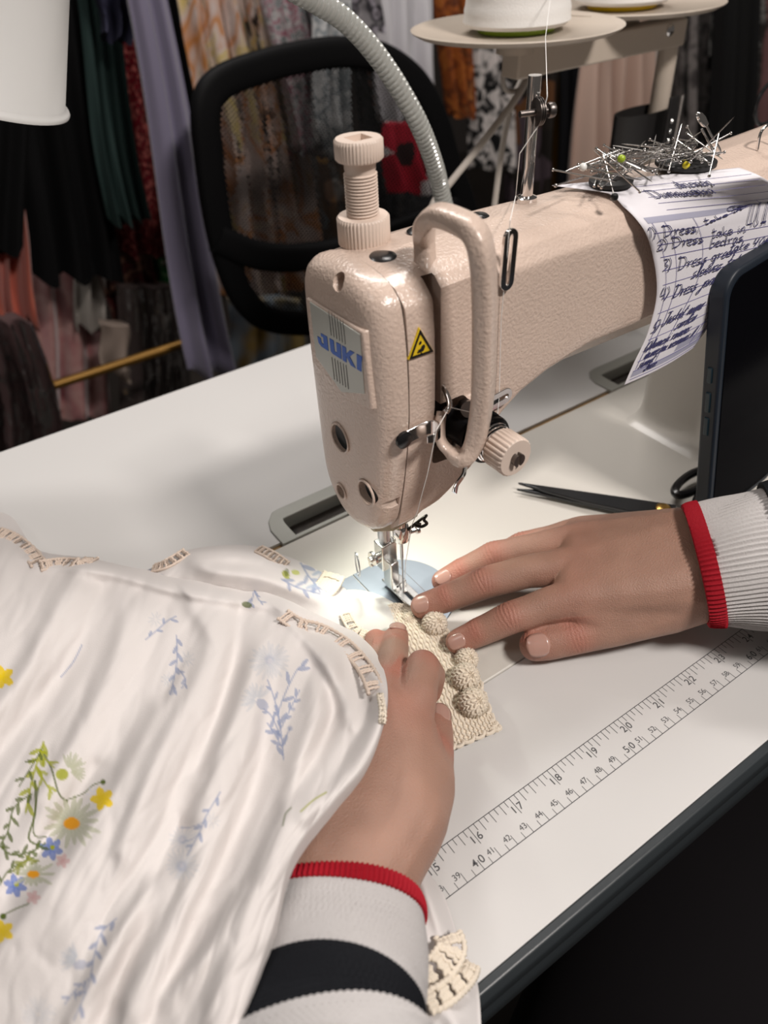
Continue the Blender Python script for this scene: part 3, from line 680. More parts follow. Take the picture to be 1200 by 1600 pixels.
# safety pin standing up
sp_ = thing('safety_pin', 'open steel safety pin standing up out of the right end of the pin heap', 'safety pin')
a, b, c_ = ay(1093, 180, .130), ay(1124, 232, .122), ay(1100, 222, .132)
obj('spring_wire', MB().tube(spline([a+V((.002, 0, 0)), lerp(a, b, .5), b, b+V((.001, 0, -.003)), b+V((-.003, 0, -.002)), lerp(b, c_, .6), lerp(c_, a, .5)], 6), .0006), M_PIN, sp_)
d = (b-a).normalized(); w_ = V((0, -.3, 0)).cross(d).normalized()
m_ = MB().loft([[a+w_*x*.0020+d*y*.0065+V((0, -e*.0012, 0)) for x, y in ((-.7, 1), (-1, .35), (-.7, -.1), (0, -.3), (.7, -.1), (1, .35), (.7, 1))] for e in (-1, 1)]); obj('clasp', m_, M_CHROME, sp_, bevel=.0004, seg=2)

# ------------------------------------------------------------------ phone leaning on the machine
ph = thing('smartphone', 'black screened phone in a dark blue case leaning upright against the machine', 'phone')
A = az(1083, 815, .001); B = ay(1108, 430, .0985)
up_ = (B-A).normalized(); Lp = .157
side = V((1, .05, 0)).normalized(); side = (side-up_*side.dot(up_)).normalized(); nrm = side.cross(up_).normalized()
if nrm.y > 0: nrm = -nrm
Mx = Matrix((( side.x, up_.x, nrm.x, A.x), (side.y, up_.y, nrm.y, A.y), (side.z, up_.z, nrm.z, A.z), (0, 0, 0, 1)))
print('phone len', (B-A).length)
Lp = max(.150, min(.175, (B-A).length+.004))
def rr2(x0, y0, x1, y1, r, n=8):
    return [(q.x, q.y) for q in rrect(x0, y0, x1, y1, 0, r, n)]
def prof2(m_, P, z0, z1): 
    return m_.loft([[Mx @ V((x, y, z0)) for x, y in P], [Mx @ V((x, y, z1)) for x, y in P]])
obj('case', prof2(MB(), rr2(0, 0, .080, Lp, .014), 0, .0105), mat('navy_case', (.008, .014, .024), .5), ph, bevel=.0016)
obj('screen', prof2(MB(), rr2(.0045, .0045, .0755, Lp-.0045, .011), .0104, .0110), mat('phone_glass', (.003, .003, .004), .12, spec=.01), ph, bevel=.0003)
for k, (y0, y1) in enumerate(((.62, .68), (.505, .585), (.41, .485))):
    P = [Mx @ V(q) for q in ((-.0008, Lp*y0, .0030), (-.0008, Lp*y1, .0030), (-.0008, Lp*y1, .0065), (-.0008, Lp*y0, .0065))]
    P2 = [Mx @ V(q) for q in ((.001, Lp*y0, .0030), (.001, Lp*y1, .0030), (.001, Lp*y1, .0065), (.001, Lp*y0, .0065))]
    obj('case_button', MB().loft([P, P2]), mat('case_button', (.008, .03, .045), .4), ph, bevel=.0008)

# ------------------------------------------------------------------ fabric scissors
sc_ = thing('fabric_scissors', 'long dark tailoring scissors lying on the machine bed behind the right hand', 'scissors')
tip = az(808, 760, .006); piv = az(1050, 800, .008); d = (piv-tip); d.z = 0; Ls_ = d.length; d.normalize(); w_ = V((-d.y, d.x, 0))
M_BLADE = mat('blued_blade', (.06, .062, .066), .25, .9)
for s_, z_ in ((1, .0035), (-1, .0062)):
    P = [(0, 0), (Ls_*.2, .0045), (Ls_*.45, .0080), (Ls_*.8, .0100), (Ls_*1.02, .0095), (Ls_*1.02, -.0060), (Ls_*.7, -.0045), (Ls_*.3, -.002)]
    m_ = MB().prism([(x, y*s_) for x, y in P], tip-V((0, 0, tip.z-z_))-w_*.002*s_, d, w_, (0, 0, .0024)); obj('blade', m_, M_BLADE, sc_, bevel=.0005, seg=2)
obj('pivot_screw', MB().lathe([(.005, 0), (.005, .002), (.0035, .003), (.001, .003)], V((piv.x, piv.y, .0085))-d*.006), mat('brass', (.45, .28, .08), .3, 1), sc_)
for s_ in (1, -1):
    c0 = V((piv.x, piv.y, .0085)); hd = (V((1, .10, 0))).normalized(); hw = V((-hd.y, hd.x, 0))
    ring = [c0+hd*(.018+.020*(1-math.cos(a)))+hw*(s_*.0085+.0065*math.sin(a)) for a in [k*PI/12 for k in range(24)]]
    obj('handle', MB().tube(ring, .0030, 8, closed=True), M_BLACK, sc_)

# ------------------------------------------------------------------ thread stand with cones
YS = .42
ts_ = thing('thread_stand', 'beige thread stand with two spool plates at the back right of the table', 'thread stand')
M_STAND = mat('stand_enamel', (.50, .43, .36), .35)
b0, b1, b2, b3 = ay(800, 124, YS), ay(1056, 69, YS), ay(1055, 27, YS), ay(787, 88, YS)
hz = .026; zb_ = (b0.z+b1.z)/2
x0, x1 = ay(796, 110, YS).x, ay(1058, 50, YS).x
zt_ = ay(925, 48, YS).z
print('stand', b0, b1, b2, b3)
obj('cross_arm', MB().box((x0, YS-.011, b1.z), (x1, YS+.011, b2.z)), M_STAND, ts_, bevel=.002)
q = ay(1046, 47, YS-.011); obj('arm_screw', MB().lathe([(.005, 0), (.005, .0015), (.003, .003), (.0006, .003)], q, (0, -1, 0)), M_CHROME, ts_)
px_ = ay(1037, 120, YS).x; obj('stand_pole', MB().cyl((px_, YS, -.0), (px_, YS, b1.z+.002), .0095), M_STAND, ts_)
obj('stand_base', MB().lathe([(.022, 0), (.022, .006), (.013, .014), (.0096, .015)], (px_, YS, 0.0001)), M_STAND, ts_)
def plate_(c, r):
    c = V(c); m_ = MB().lathe([(.004, -.0005), (r*.55, -.001), (r*.93, .0015), (r*.985, .004), (r, .0055), (r*.975, .0062), (r*.92, .0038), (r*.5, .0015), (.004, .0015)], c, n=64)
    return obj('spool_plate', m_, M_STAND, ts_, angle=60)
c1 = ay(806, 52, YS); c2 = ay(975, 14, YS+.03)
R1 = (ay(927, 45, YS)-ay(683, 55, YS)).length/2; R2 = (ay(1072, 8, YS+.03)-ay(868, 14, YS+.03)).length/2
print('plates', c1, R1, c2, R2)
z1 = c1.z
plate_((c1.x, YS, z1), R1); plate_((c2.x, YS+.03, c2.z), R2)
for c, yy in ((c1, YS), (c2, YS+.03)):
    obj('plate_boss', MB().cyl((c.x, yy, b2.z-.004), (c.x, yy, c.z), .016), M_STAND, ts_)
    obj('spool_pin', MB().cyl((c.x, yy, c.z), (c.x, yy, c.z+.12), .003), M_CHROME, ts_)
def cone(c, r, core, label, name):
    t = thing('thread_cone', label, 'thread cone'); t.location = c
    obj('cone_core', MB().lathe([(r*.72, 0), (r*.74, .0035), (r*.7, .006), (r*.32, .15), (r*.25, .15), (r*.7, .002)], (0, 0, 0), n=40), mat(name, core, .35), t)
    prof = []
    for i in range(41):
        z = .0045+i*.0029; prof.append((r*(1.0-.32*(z-.009)/.115)+(.0006 if i % 4 == 0 else 0)-(.004 if i in (0, 40) else 0), z))
    obj('wound_thread', MB().lathe([(r*.7, .0045)]+prof+[(r*.3, .122)], (0, 0, 0), n=48), M_WHITE, t)
    return t
s1 = (ay(862, 55, YS)-ay(740, 58, YS)).length/2
cone((c1.x, YS, z1+.0022), s1, (.28, .42, .03), 'white thread cone on a green core on the left spool plate', 'green_core')
cone((c2.x-.004, YS+.03, c2.z+.0022), s1*1.0, (.75, .50, .01), 'thread cone with a yellow core on the right spool plate', 'yellow_core')
# thread from cone to post and down to the needle
pk = ay(862, -20, .40)
thr = thing('sewing_thread', 'fine white thread running from the cone past the post down to the needle', 'thread')
T_ = [pk, lerp(pk, pm, .55), pm+V((.004, -.002, .006)), pm+V((.0, -.003, -.004)), ay(812, 240, .140), az(806, 305, .2235)]
obj('upper_thread', MB().tube(T_, .00022, 6), M_WHITE, thr)
T_ = [az(806, 305, .2235), ay(797, 345, YF-.003), ay(783, 500, YF-.0015), ay(780, 620, YF-.002), ay(776, 665, YF-.008)]
obj('front_thread', MB().tube(T_, .00018, 6), M_WHITE, thr)
T_ = [ay(700, 640, .095), ay(682, 672, .088), ay(668, 740, .092), ay(652, 800, YF-.001), ay(643, 822, NY-.006), V((NX+.001, NY-.002, .030)), V((NX, NY-.0008, .006))]
obj('needle_thread', MB().tube(T_, .00020, 6), M_WHITE, thr)
T_ = [ay(702, 636, .095), ay(735, 644, .088)]
obj('lever_thread', MB().tube(T_, .00018, 6), M_WHITE, thr)
# cords hanging from the stand
M_CORD = mat('grey_white_cord', (.42, .38, .34), .5)
c_a = obj('power_cord', MB().tube(spline([ay(838, 60, .47), ay(835, 95, .46), ay(812, 145, .45), ay(760, 215, .44), ay(700, 290, .43), ay(672, 330, .42), V((.66, .42, .03)), V((.68, .425, .0035)), V((.80, .425, .0032))], 8), .0032), M_CORD)
tag(c_a, 'pale thick cord slanting down from the thread stand to the table behind the machine', 'cord')
c_b = obj('power_cord', MB().tube(spline([ay(832, 70, .48), ay(822, 110, .475), ay(800, 160, .47), ay(785, 230, .465), ay(774, 310, .46), ay(768, 360, .455), V((.80, .455, .0035)), V((.90, .45, .0030))], 8), .0030), M_CORD)
tag(c_b, 'thinner pale cord hanging nearly straight down from the thread stand', 'cord')
c_c = obj('power_cord', MB().tube(spline([ay(838, 78, .455), ay(822, 62, .455), ay(800, 90, .455), ay(786, 120, .455), ay(792, 142, .455), ay(815, 138, .455), ay(838, 110, .46)], 8), .0022), M_CORD)
tag(c_c, 'small loop of pale cord just under the left spool plate', 'cord')
# black belt band on the stand pole
bl = thing('black_belt', 'short black leather band with steel eyelets strapped round the stand pole', 'belt')
p0 = ay(970, 205, .41); p1 = ay(1050, 205, .41); zc = (p0.z+p1.z)/2; hw_ = .0185
zc = ay(1000, 208, .41).z
xc = px_; ring = []
Rr = (p1.x-p0.x)/2; pts = []
for k in range(40):
    a = 2*PI*k/40; pts.append((p0.x+Rr+Rr*math.cos(a)*1.0, YS-.002+.0155*math.sin(a)))
M_LEATHER = mat('black_leather', (.012, .011, .011), .45, bump=.2, bscale=500)
vs = []; n = 40
m_ = MB(); m_.loft([[V((x, y, zc-hw_)) for x, y in pts], [V((x, y, zc+hw_)) for x, y in pts], [V((lerp(p0.x+Rr, x, .94), lerp(YS-.004, y, .94), zc+hw_)) for x, y in pts], [V((lerp(p0.x+Rr, x, .94), lerp(YS-.004, y, .94), zc-hw_)) for x, y in pts]], closed=True)
obj('band', m_, M_LEATHER, bl)
e0 = ay(1048, 190, .388); m_ = MB().box((e0.x-.007, e0.y-.0015, zc-.028), (e0.x+.007, e0.y+.0015, zc+.034)); obj('buckle_flap', m_, M_LEATHER, bl, bevel=.001)
for k in range(4): obj('eyelet', MB().lathe([(.0008, 0), (.002, .0004), (.0014, .001), (.0006, .0008)], (e0.x, e0.y-.0015, zc+.012-k*.009), (0, -1, 0), 12), M_CHROME, bl)
obj('buckle_bar', MB().cyl((e0.x+.009, e0.y-.002, zc-.03), (e0.x+.009, e0.y-.002, zc+.034), .0016), M_CHROME, bl)
# round black handle at the right edge
q = ay(1203, 160, .30)
hk = thing('hook_tool', 'black wire loop handle hanging at the right edge above the machine arm', 'handle')
ring = [V((q.x+.020*math.cos(a), q.y, q.z+.018*math.sin(a))) for a in [k*PI/14 for k in range(28)]]
obj('loop', MB().tube(ring, .0018, 8, closed=True), M_BLACK, hk)
obj('loop_stem', MB().tube([q+V((.0, 0, -.018)), q+V((.004, 0, -.03)), q+V((.01, 0, -.06)), V((q.x+.015, q.y, .0))], .0045, 10), M_BLACK, hk)

# ------------------------------------------------------------------ desk lamp: gooseneck and white shade
lm = thing('desk_lamp', 'white shaded desk lamp on a ribbed clear gooseneck arching over the table', 'lamp')
YG = .36
gp_ = [V((.712, YG+.02, .012)), V((.710, YG+.02, .06)), ay(692, 310, YG+.02), ay(678, 255, YG+.01), ay(655, 195, YG), ay(620, 132, YG), ay(580, 75, YG), ay(537, 30, YG), ay(490, 0, YG), ay(440, -30, YG), V((.51, .385, .335)), V((.46, .43, .345)), V((.425, .46, .335))]
g_ = spline(gp_, 40)
M_HOSE = mat('clear_hose', (.52, .53, .50), .18, 0, bump=.1, trans=.35, coat=.4)
# resample evenly for the ribs
acc = [0]
for i in range(1, len(g_)): acc.append(acc[-1]+(g_[i]-g_[i-1]).length)
def at_len(L_):
    for i in range(1, len(g_)):
        if acc[i] >= L_: t = (L_-acc[i-1])/(acc[i]-acc[i-1]+1e-9); return g_[i-1].lerp(g_[i], t)
    return g_[-1]
nr = int(acc[-1]/.0008); P = [at_len(i*.0008) for i in range(nr)]
rad = [.0062+.0011*(1 if i % 5 in (0, 1, 2) else 0) for i in range(nr)]
obj('gooseneck', MB().tube(P, rad, 14), M_HOSE, lm)
obj('gooseneck_wire', MB().tube([p_+V((0, 0, .0066)) for p_ in P[60:-20:6]], .0012, 6), M_CHROME, lm)
obj('lamp_base', MB().lathe([(.040, 0), (.040, .008), (.034, .012), (.008, .013)], (.712, YG+.02, .0001)), M_STAND, lm)
e1 = ray(95, 183).normalized(); rim_r = CAM_LOC+e1*.5/0.9
Q0 = CAM_LOC+ray(95, 182)*.46; 
ctr = V((Q0.x-.048, Q0.y+.022, Q0.z+.003)); Rsh = .058
axs = (RM @ V((.42, .97, .66))).normalized()
ctr = CAM_LOC+ray(-50, 137)*.47; Rsh = (CAM_LOC+ray(95, 183)*.47-ctr).length*.985
prof = [(Rsh*.985, 0), (Rsh*.99, .0012), (Rsh*.975, .0028), (Rsh*.935, .0045), (Rsh*.86, .070), (Rsh*.72, .112), (Rsh*.34, .138), (Rsh*.30, .136), (Rsh*.68, .108), (Rsh*.83, .066), (Rsh*.93, .005), (Rsh*.98, .001)]
rings = MB(); u_ = V((1, 0, 0)); w3 = axs; u_ = (u_-w3*u_.dot(w3)).normalized(); t3 = w3.cross(u_)
rings.loft([[ctr+w3*h+u_*(math.cos(k*2*PI/64)*r)+t3*(math.sin(k*2*PI/64)*r) for k in range(64)] for r, h in prof], closed=True)
obj('lamp_shade', rings, mat('white_lamp_enamel', (.68, .68, .67), .35), lm, angle=60)
obj('lamp_neck', MB().tube(spline([g_[-1], (g_[-1]+ctr+w3*.138)/2+V((0, 0, .02)), ctr+w3*.134], 6), .006), M_STAND, lm)
obj('lamp_bulb', MB().sphere(ctr+w3*.05, .022, 10), mat('frosted_bulb', (.8, .8, .78), .4), lm)
# ------------------------------------------------------------------ office chair
ch = thing('office_chair', 'black office chair with a see-through mesh back standing behind the table', 'chair')
YCH = .95
def cp(u, v, y=YCH): return ay(u, v, y)
M_CHAIR = mat('chair_black', (.004, .004, .0045), .6, spec=.12)
out_ = [(322, 170), (345, 132), (410, 108), (480, 92), (545, 84), (605, 92), (655, 130), (685, 190), (705, 260), (728, 330), (735, 420), (700, 480), (610, 505), (500, 512), (425, 503), (385, 470), (358, 410), (340, 340), (327, 250)]
loop = spline([cp(*q)+V((0, .02*math.sin((q[0]-320)/400*PI), 0)) for q in out_], 8, closed=True)
obj('back_frame', MB().tube(loop, (.020, .013), sec=sq, closed=True, up=(0, 1, 0)) if False else MB().tube(loop, (.012, .0205), sec=sq, closed=True, up=(0, 1, 0)), M_CHAIR, ch, angle=70)
# mesh panel: fan from centre
cc = sum(loop, V())/len(loop); rows_ = 12
m_ = MB(); rings = []
for r in range(1, rows_+1): rings.append([cc.lerp(q, r/rows_)+V((0, .012*(1-(r/rows_)**2), 0)) for q in loop])
m_.loft(rings, cap=False)
mm = bpy.data.materials.new('chair_mesh_fabric'); mm.use_nodes = True; nt = mm.node_tree; N = nt.nodes; L = nt.links
b = N['Principled BSDF']; b.inputs['Base Color'].default_value = (.006, .006, .006, 1); b.inputs['Roughness'].default_value = .6; b.inputs['Specular IOR Level'].default_value = .1
tc = N.new('ShaderNodeTexCoord'); sx = N.new('ShaderNodeSeparateXYZ'); L.new(tc.outputs['Object'], sx.inputs[0])
def mth(op, a, b_=None, v=None):
    n = N.new('ShaderNodeMath'); n.operation = op
    if hasattr(a, 'node') or isinstance(a, bpy.types.NodeSocket): L.new(a, n.inputs[0])
    else: n.inputs[0].default_value = a
    if b_ is not None:
        if isinstance(b_, bpy.types.NodeSocket): L.new(b_, n.inputs[1])
        else: n.inputs[1].default_value = b_
    return n.outputs[0]
K = 2*PI/.0058
s1_ = mth('SINE', mth('MULTIPLY', mth('ADD', sx.outputs[0], mth('MULTIPLY', sx.outputs[2], .55)), K)); s2_ = mth('SINE', mth('MULTIPLY', mth('SUBTRACT', sx.outputs[2], mth('MULTIPLY', sx.outputs[0], .55)), K))
hole = mth('GREATER_THAN', mth('ADD', s1_, s2_), .35)
L.new(mth('SUBTRACT', 1.0, hole), b.inputs['Alpha'])
obj('mesh_panel', m_, mm, ch, fix=False)
bar = spline([cp(338, 372), cp(400, 398), cp(470, 402), cp(560, 385), cp(650, 350), cp(715, 320)], 6)
obj('lumbar_bar', MB().tube(bar, (.012, .022), sec=sq, up=(0, 1, 0)), M_CHAIR, ch)
sx0 = cp(540, 500).x
obj('back_post', MB().tube([V((sx0+.03, YCH+.03, -.22)), V((sx0+.03, YCH+.04, -.30)), V((sx0+.03, YCH-.05, -.345)), V((sx0+.03, YCH-.18, -.345))], (.012, .03), sec=sq), M_CHAIR, ch)
obj('seat', MB().box((sx0-.20, .52, -.335), (sx0+.26, .93, -.275)), M_CHAIR, ch, bevel=.025, seg=4)
obj('gas_column', MB().cyl((sx0+.03, .74, FL+.09), (sx0+.03, .74, -.33), .025), M_CHAIR, ch)
for k in range(5):
    a = 2*PI*k/5+.3; e = V((sx0+.03+.27*math.cos(a), .74+.27*math.sin(a), FL+.065)); lg = obj('base_leg', MB().tube([V((sx0+.03, .74, FL+.10)), e], [(.018, .024), (.012, .016)]), M_CHAIR, ch)
    obj('caster', MB().cyl(e+V((-.012, 0, -.037)), e+V((.012, 0, -.037)), .027), M_CHAIR, lg)

# ------------------------------------------------------------------ clothes rack and garments
M_GOLD = mat('gold_rail', (.18, .09, .013), .4, .6)
rk = thing('clothes_rack', 'gold metal clothes rack standing along the back of the room', 'clothes rack')
YR = 1.50
za, zb2 = -.47, .62
YL = 1.20; r0 = ay(40, 616, YL); r1 = ay(290, 536, YL); zr = (r0.z+r1.z)/2
obj('lower_rail', MB().cyl((-.1, YL, zr), (ay(292, 536, YL).x, YL, zr), .0085), M_GOLD, rk)
obj('hanging_rail', MB().cyl((-.4, YR+.15, zb2), (3.3, YR+.15, zb2), .013), M_GOLD, rk)
up0 = ay(876, 150, YR); 
for x in (-.1, up0.x, 3.2):
    obj('upright', MB().cyl((x, YR+.15 if x != up0.x else YR, FL+.02), (x, YR+.15 if x != up0.x else YR, zb2), .012), M_GOLD, rk)
    obj('foot', MB().cyl((x, YR-.18, FL+.02), (x, YR+.30, FL+.02), .014), M_GOLD, rk)
def pat(name, cols, scale=30, kind='noise', rough=.75, sheen=0, dist=0, detail=2, metal=0):
    m = bpy.data.materials.new(name); m.use_nodes = True; nt = m.node_tree; N = nt.nodes; L = nt.links; b = N['Principled BSDF']
    b.inputs['Roughness'].default_value = rough; b.inputs['Specular IOR Level'].default_value = .25; b.inputs['Sheen Weight'].default_value = sheen; b.inputs['Metallic'].default_value = metal
    tc = N.new('ShaderNodeTexCoord'); mp = N.new('ShaderNodeMapping'); mp.inputs['Rotation'].default_value = (.5, .3, .4); L.new(tc.outputs['Object'], mp.inputs[0])
    if kind == 'voronoi':
        t = N.new('ShaderNodeTexVoronoi'); t.inputs['Scale'].default_value = scale; L.new(mp.outputs[0], t.inputs['Vector']); src = t.outputs['Distance']
    elif kind == 'cell':
        t = N.new('ShaderNodeTexVoronoi'); t.inputs['Scale'].default_value = scale; L.new(mp.outputs[0], t.inputs['Vector'])
        s = N.new('ShaderNodeSeparateColor'); L.new(t.outputs['Color'], s.inputs[0]); src = s.outputs[0]
    else:
        t = N.new('ShaderNodeTexNoise'); t.inputs['Scale'].default_value = scale; t.inputs['Detail'].default_value = detail; t.inputs['Distortion'].default_value = dist; L.new(mp.outputs[0], t.inputs['Vector']); src = t.outputs[0]
    r = N.new('ShaderNodeValToRGB'); e = r.color_ramp.elements; n = len(cols)
    lo, hi = (.30, .70) if kind == 'noise' else ((.05, .75) if kind == 'voronoi' else (.0, 1.))
    r.color_ramp.interpolation = 'CONSTANT' if kind == 'cell' else ('EASE' if n < 4 else 'LINEAR')
    while len(e) < n: e.new(.5)
    for i, c in enumerate(cols): e[i].position = lo+(hi-lo)*i/max(1, n-1 if kind != 'cell' else n); e[i].color = (*c, 1)
    L.new(src, r.inputs[0]); L.new(r.outputs[0], b.inputs['Base Color'])
    return m
M_FILM = mat('clear_garment_film', (.9, .9, .9), .08, bump=.6, bscale=20, bdist=.012, spec=1.0, detail=4)
nt = M_FILM.node_tree; b = nt.nodes['Principled BSDF']; tr = nt.nodes.new('ShaderNodeBsdfTransparent'); gl = nt.nodes.new('ShaderNodeBsdfGlossy'); gl.inputs['Roughness'].default_value = .12
mx = nt.nodes.new('ShaderNodeMixShader'); fr = nt.nodes.new('ShaderNodeFresnel'); fr.inputs[0].default_value = 1.5
bmp = [n for n in nt.nodes if n.type == 'BUMP'][0]; nt.links.new(bmp.outputs[0], gl.inputs['Normal']); nt.links.new(bmp.outputs[0], fr.inputs['Normal'])
nt.links.new(fr.outputs[0], mx.inputs[0]); nt.links.new(tr.outputs[0], mx.inputs[1]); nt.links.new(gl.outputs[0], mx.inputs[2]); nt.links.new(mx.outputs[0], nt.nodes['Material Output'].inputs[0])
grn = random.Random(11)
def garment(name, label, cat, top, bot, y, m, folds=4, amp=.018, film=False, hem=.01, waist=None, rows=26):
    """top=(uL,uR,v) bot=(uL,uR,v): cloth hanging in the plane y, with real folds"""
    A_, B_ = ay(top[0], top[2], y), ay(top[1], top[2], y); C_, D_ = ay(bot[0], bot[2], y), ay(bot[1], bot[2], y)
    ph_ = grn.random()*6; nc = max(24, folds*12); fr_ = grn.uniform(.8, 1.3); cols_ = []
    def P(i, j, s=1, k=0):
        t = i/rows; s_ = j/nc
        q = A_.lerp(B_, s_).lerp(C_.lerp(D_, s_), t)
        a = amp*(.35+.65*t)
        dy = a*math.sin(ph_+2*PI*folds*s_+.5*math.sin(3*t+ph_))+a*.4*math.sin(2.3*ph_+2*PI*folds*1.7*s_+t*2)
        hz_ = hem*math.sin(ph_*2+2*PI*folds*.8*s_)*t
        edge = 1-(2*s_-1)**6
        return V((q.x+.006*math.sin(5*t+ph_), q.y+dy+k*.035*edge, q.z+hz_))
    front = [[P(i, j) for j in range(nc+1)] for i in range(rows+1)]
    back = [[P(i, j, k=1) for j in range(nc, -1, -1)] for i in range(rows+1)]
    m_ = MB(); m_.loft([front[i]+back[i] for i in range(rows+1)])
    g = obj(name, m_, m, None, angle=80); tag(g, label, cat)
    if film:
        mf = MB(); e_ = .012
        F_ = [[front[i][j]+V((0, -e_-.008*noise.noise(V((j*.35, i*.4, ph_))), 0)) for j in range(nc+1)] for i in range(rows+1)]
        mf.grid(F_); obj('plastic_cover', mf, M_FILM, g, fix=False)
    return g
BK = (.004, .004, .0045)
G = garment
G('black_coat', 'wide black coat hanging behind the lamp shade at the far left', 'coat', (-90, 128, -60), (-40, 190, 440), 1.34, mat('black_wool', BK, .9, spec=.15), 5, .022)
G('black_jacket', 'short black jacket at the far left above the coral ruffle hem', 'jacket', (-120, 40, -60), (-90, 44, 392), 1.20, mat('black_jacket_cloth', BK, .9, spec=.15), 3, .012)
G('long_charcoal_skirt', 'dark charcoal skirt hanging between black coat and green dress', 'skirt', (60, 150, -60), (110, 215, 330), 1.42, mat('charcoal_cloth', (.010, .011, .011), .85, spec=.2), 4)
G('dark_green_dress', 'dark slate green draped dress left of the red sequin gown', 'dress', (108, 170, -60), (172, 240, 345), 1.28, mat('slate_green', (.026, .048, .045), .75, spec=.2), 4, .014)
G('navy_jacket', 'short navy jacket above the red sequin gown', 'jacket', (140, 222, -60), (158, 214, 60), 1.21, mat('navy_cloth', (.018, .018, .045), .8), 3)
G('red_sequin_gown', 'dark red sequin gown hanging between green dress and lavender gown', 'gown', (140, 230, -60), (160, 300, 400), 1.42, pat('red_sequins', [(.02, .002, .004), (.16, .008, .015), (.02, .002, .004), (.30, .08, .07)], 130, 'voronoi', .35), 5)
G('lavender_gown', 'long grey lavender satin gown reaching down to the table edge', 'gown', (188, 246, -60), (300, 375, 585), 1.10, mat('lavender_satin', (.22, .20, .29), .45, sheen=.3), 2, .016)
G('black_slip_dress', 'narrow black dress right beside the lavender gown', 'dress', (236, 272, -60), (268, 320, 300), 1.30, mat('black_satin', BK, .6, spec=.2), 2)
G('orange_floral_dress', 'orange and yellow floral dress under clear plastic left of the chair top', 'dress', (262, 420, -60), (330, 520, 470), 1.36, pat('orange_floral', [(.66, .42, .22), (.75, .62, .56), (.66, .54, .50), (.60, .24, .06), (.72, .60, .55), (.70, .55, .20), (.62, .50, .48)], 9, 'noise', .5, dist=.8), 5, .03, film=True)
G('grey_floral_dress', 'white dress with grey and pink florals behind the chair back', 'dress', (398, 484, -60), (462, 520, 240), 1.28, pat('grey_floral', [(.50, .50, .50), (.07, .09, .09), (.55, .54, .54), (.30, .10, .14), (.42, .43, .44), (.16, .19, .19)], 42, 'noise', .7, dist=1.5), 3)
G('floral_gauze_dress', 'pale grey floral gauze dress right of the grey floral dress', 'dress', (484, 545, -60), (505, 556, 240), 1.20, pat('gauze_floral', [(.40, .41, .42), (.62, .62, .62), (.20, .23, .25), (.60, .60, .60)], 30, 'noise', .7, dist=1), 3)
G('paisley_blouse', 'black and white paisley blouse hanging at the top beside the white garment bag', 'blouse', (522, 600, -60), (540, 596, 48), 1.30, pat('paisley', [(.01, .01, .012), (.35, .32, .36), (.012, .012, .015), (.4, .38, .4)], 40, 'voronoi', .6), 2)
G('white_garment_bag', 'plain white cloth garment bag hanging right of the paisley blouse', 'garment bag', (575, 672, -60), (600, 690, 190), 1.34, mat('white_cotton', (.66, .65, .68), .8), 3, .02)
G('black_lace_dress', 'black dress in plastic behind the right side of chair back', 'dress', (545, 640, 40), (590, 690, 420), 1.46, pat('black_lace', [(.012, .012, .014), (.05, .05, .055), (.01, .01, .011)], 60, 'noise'), 4, film=True)
G('red_print_top', 'bright red and white printed top seen through the chair mesh', 'top', (600, 660, 195), (610, 680, 300), 1.23, pat('red_print', [(.45, .01, .03), (.6, .55, .55), (.03, .01, .01), (.45, .01, .03)], 22, 'cell', .7), 2)
G('grey_brown_skirt', 'patchwork skirt in plastic seen through the middle of the chair mesh', 'skirt', (430, 560, 225), (470, 620, 520), 1.44, pat('patchwork', [(.10, .05, .02), (.16, .17, .19), (.05, .03, .02), (.20, .11, .03), (.08, .09, .10)], 14, 'cell', .6), 4, film=True)
G('rust_leopard_dress', 'rust brown leopard dress right of the white garment bag', 'dress', (680, 748, -60), (700, 742, 180), 1.36, pat('rust_leopard', [(.42, .14, .03), (.30, .08, .02), (.10, .03, .015), (.45, .17, .05)], 26, 'noise', .5, dist=1), 3)
G('black_white_floral_dress', 'black dress with white blossom print behind the pale cords', 'dress', (742, 812, -60), (735, 810, 262), 1.38, pat('blossom', [(.008, .008, .009), (.008, .008, .009), (.62, .58, .56), (.66, .6, .58)], 32, 'noise', .6, dist=1.2), 3)
G('brown_print_skirt', 'dark brown printed skirt between the blossom dress and gold upright', 'skirt', (800, 868, -60), (800, 862, 330), 1.47, pat('brown_print', [(.02, .015, .012), (.12, .05, .02), (.015, .012, .01), (.07, .05, .06)], 18, 'cell'), 3)
G('black_trousers', 'black trousers between the gold upright and the blush gown', 'trousers', (884, 925, -60), (880, 920, 330), 1.44, mat('black_trouser_cloth', (.012, .012, .016), .8), 2)
G('blush_gown', 'blush pink satin gown with soft folds behind the thread stand', 'gown', (925, 1032, -60), (900, 1022, 300), 1.34, mat('blush_satin', (.62, .44, .36), .45, sheen=.2), 5, .028)
G('white_lining_dress', 'narrow off-white dress right beside the stand pole', 'dress', (1030, 1074, -60), (1016, 1064, 160), 1.44, mat('off_white_cloth', (.55, .50, .46), .7), 2)
G('silver_sequin_gown', 'grey silver gown under plastic right of the stand pole', 'gown', (1062, 1152, -60), (1050, 1128, 330), 1.34, pat('silver_sequins', [(.10, .09, .09), (.30, .27, .26), (.08, .07, .07)], 20, 'noise', .4), 4, .02, film=True)
G('black_evening_gown', 'long black gown at the right between silver gown and dusty pink gown', 'gown', (1132, 1190, -60), (1105, 1166, 330), 1.24, mat('black_crepe', BK, .8), 3)
G('dusty_pink_gown', 'dusty pink gown in plastic at the far right edge', 'gown', (1182, 1290, -60), (1160, 1260, 330), 1.33, mat('dusty_pink', (.26, .13, .13), .5), 4, .02, film=True)
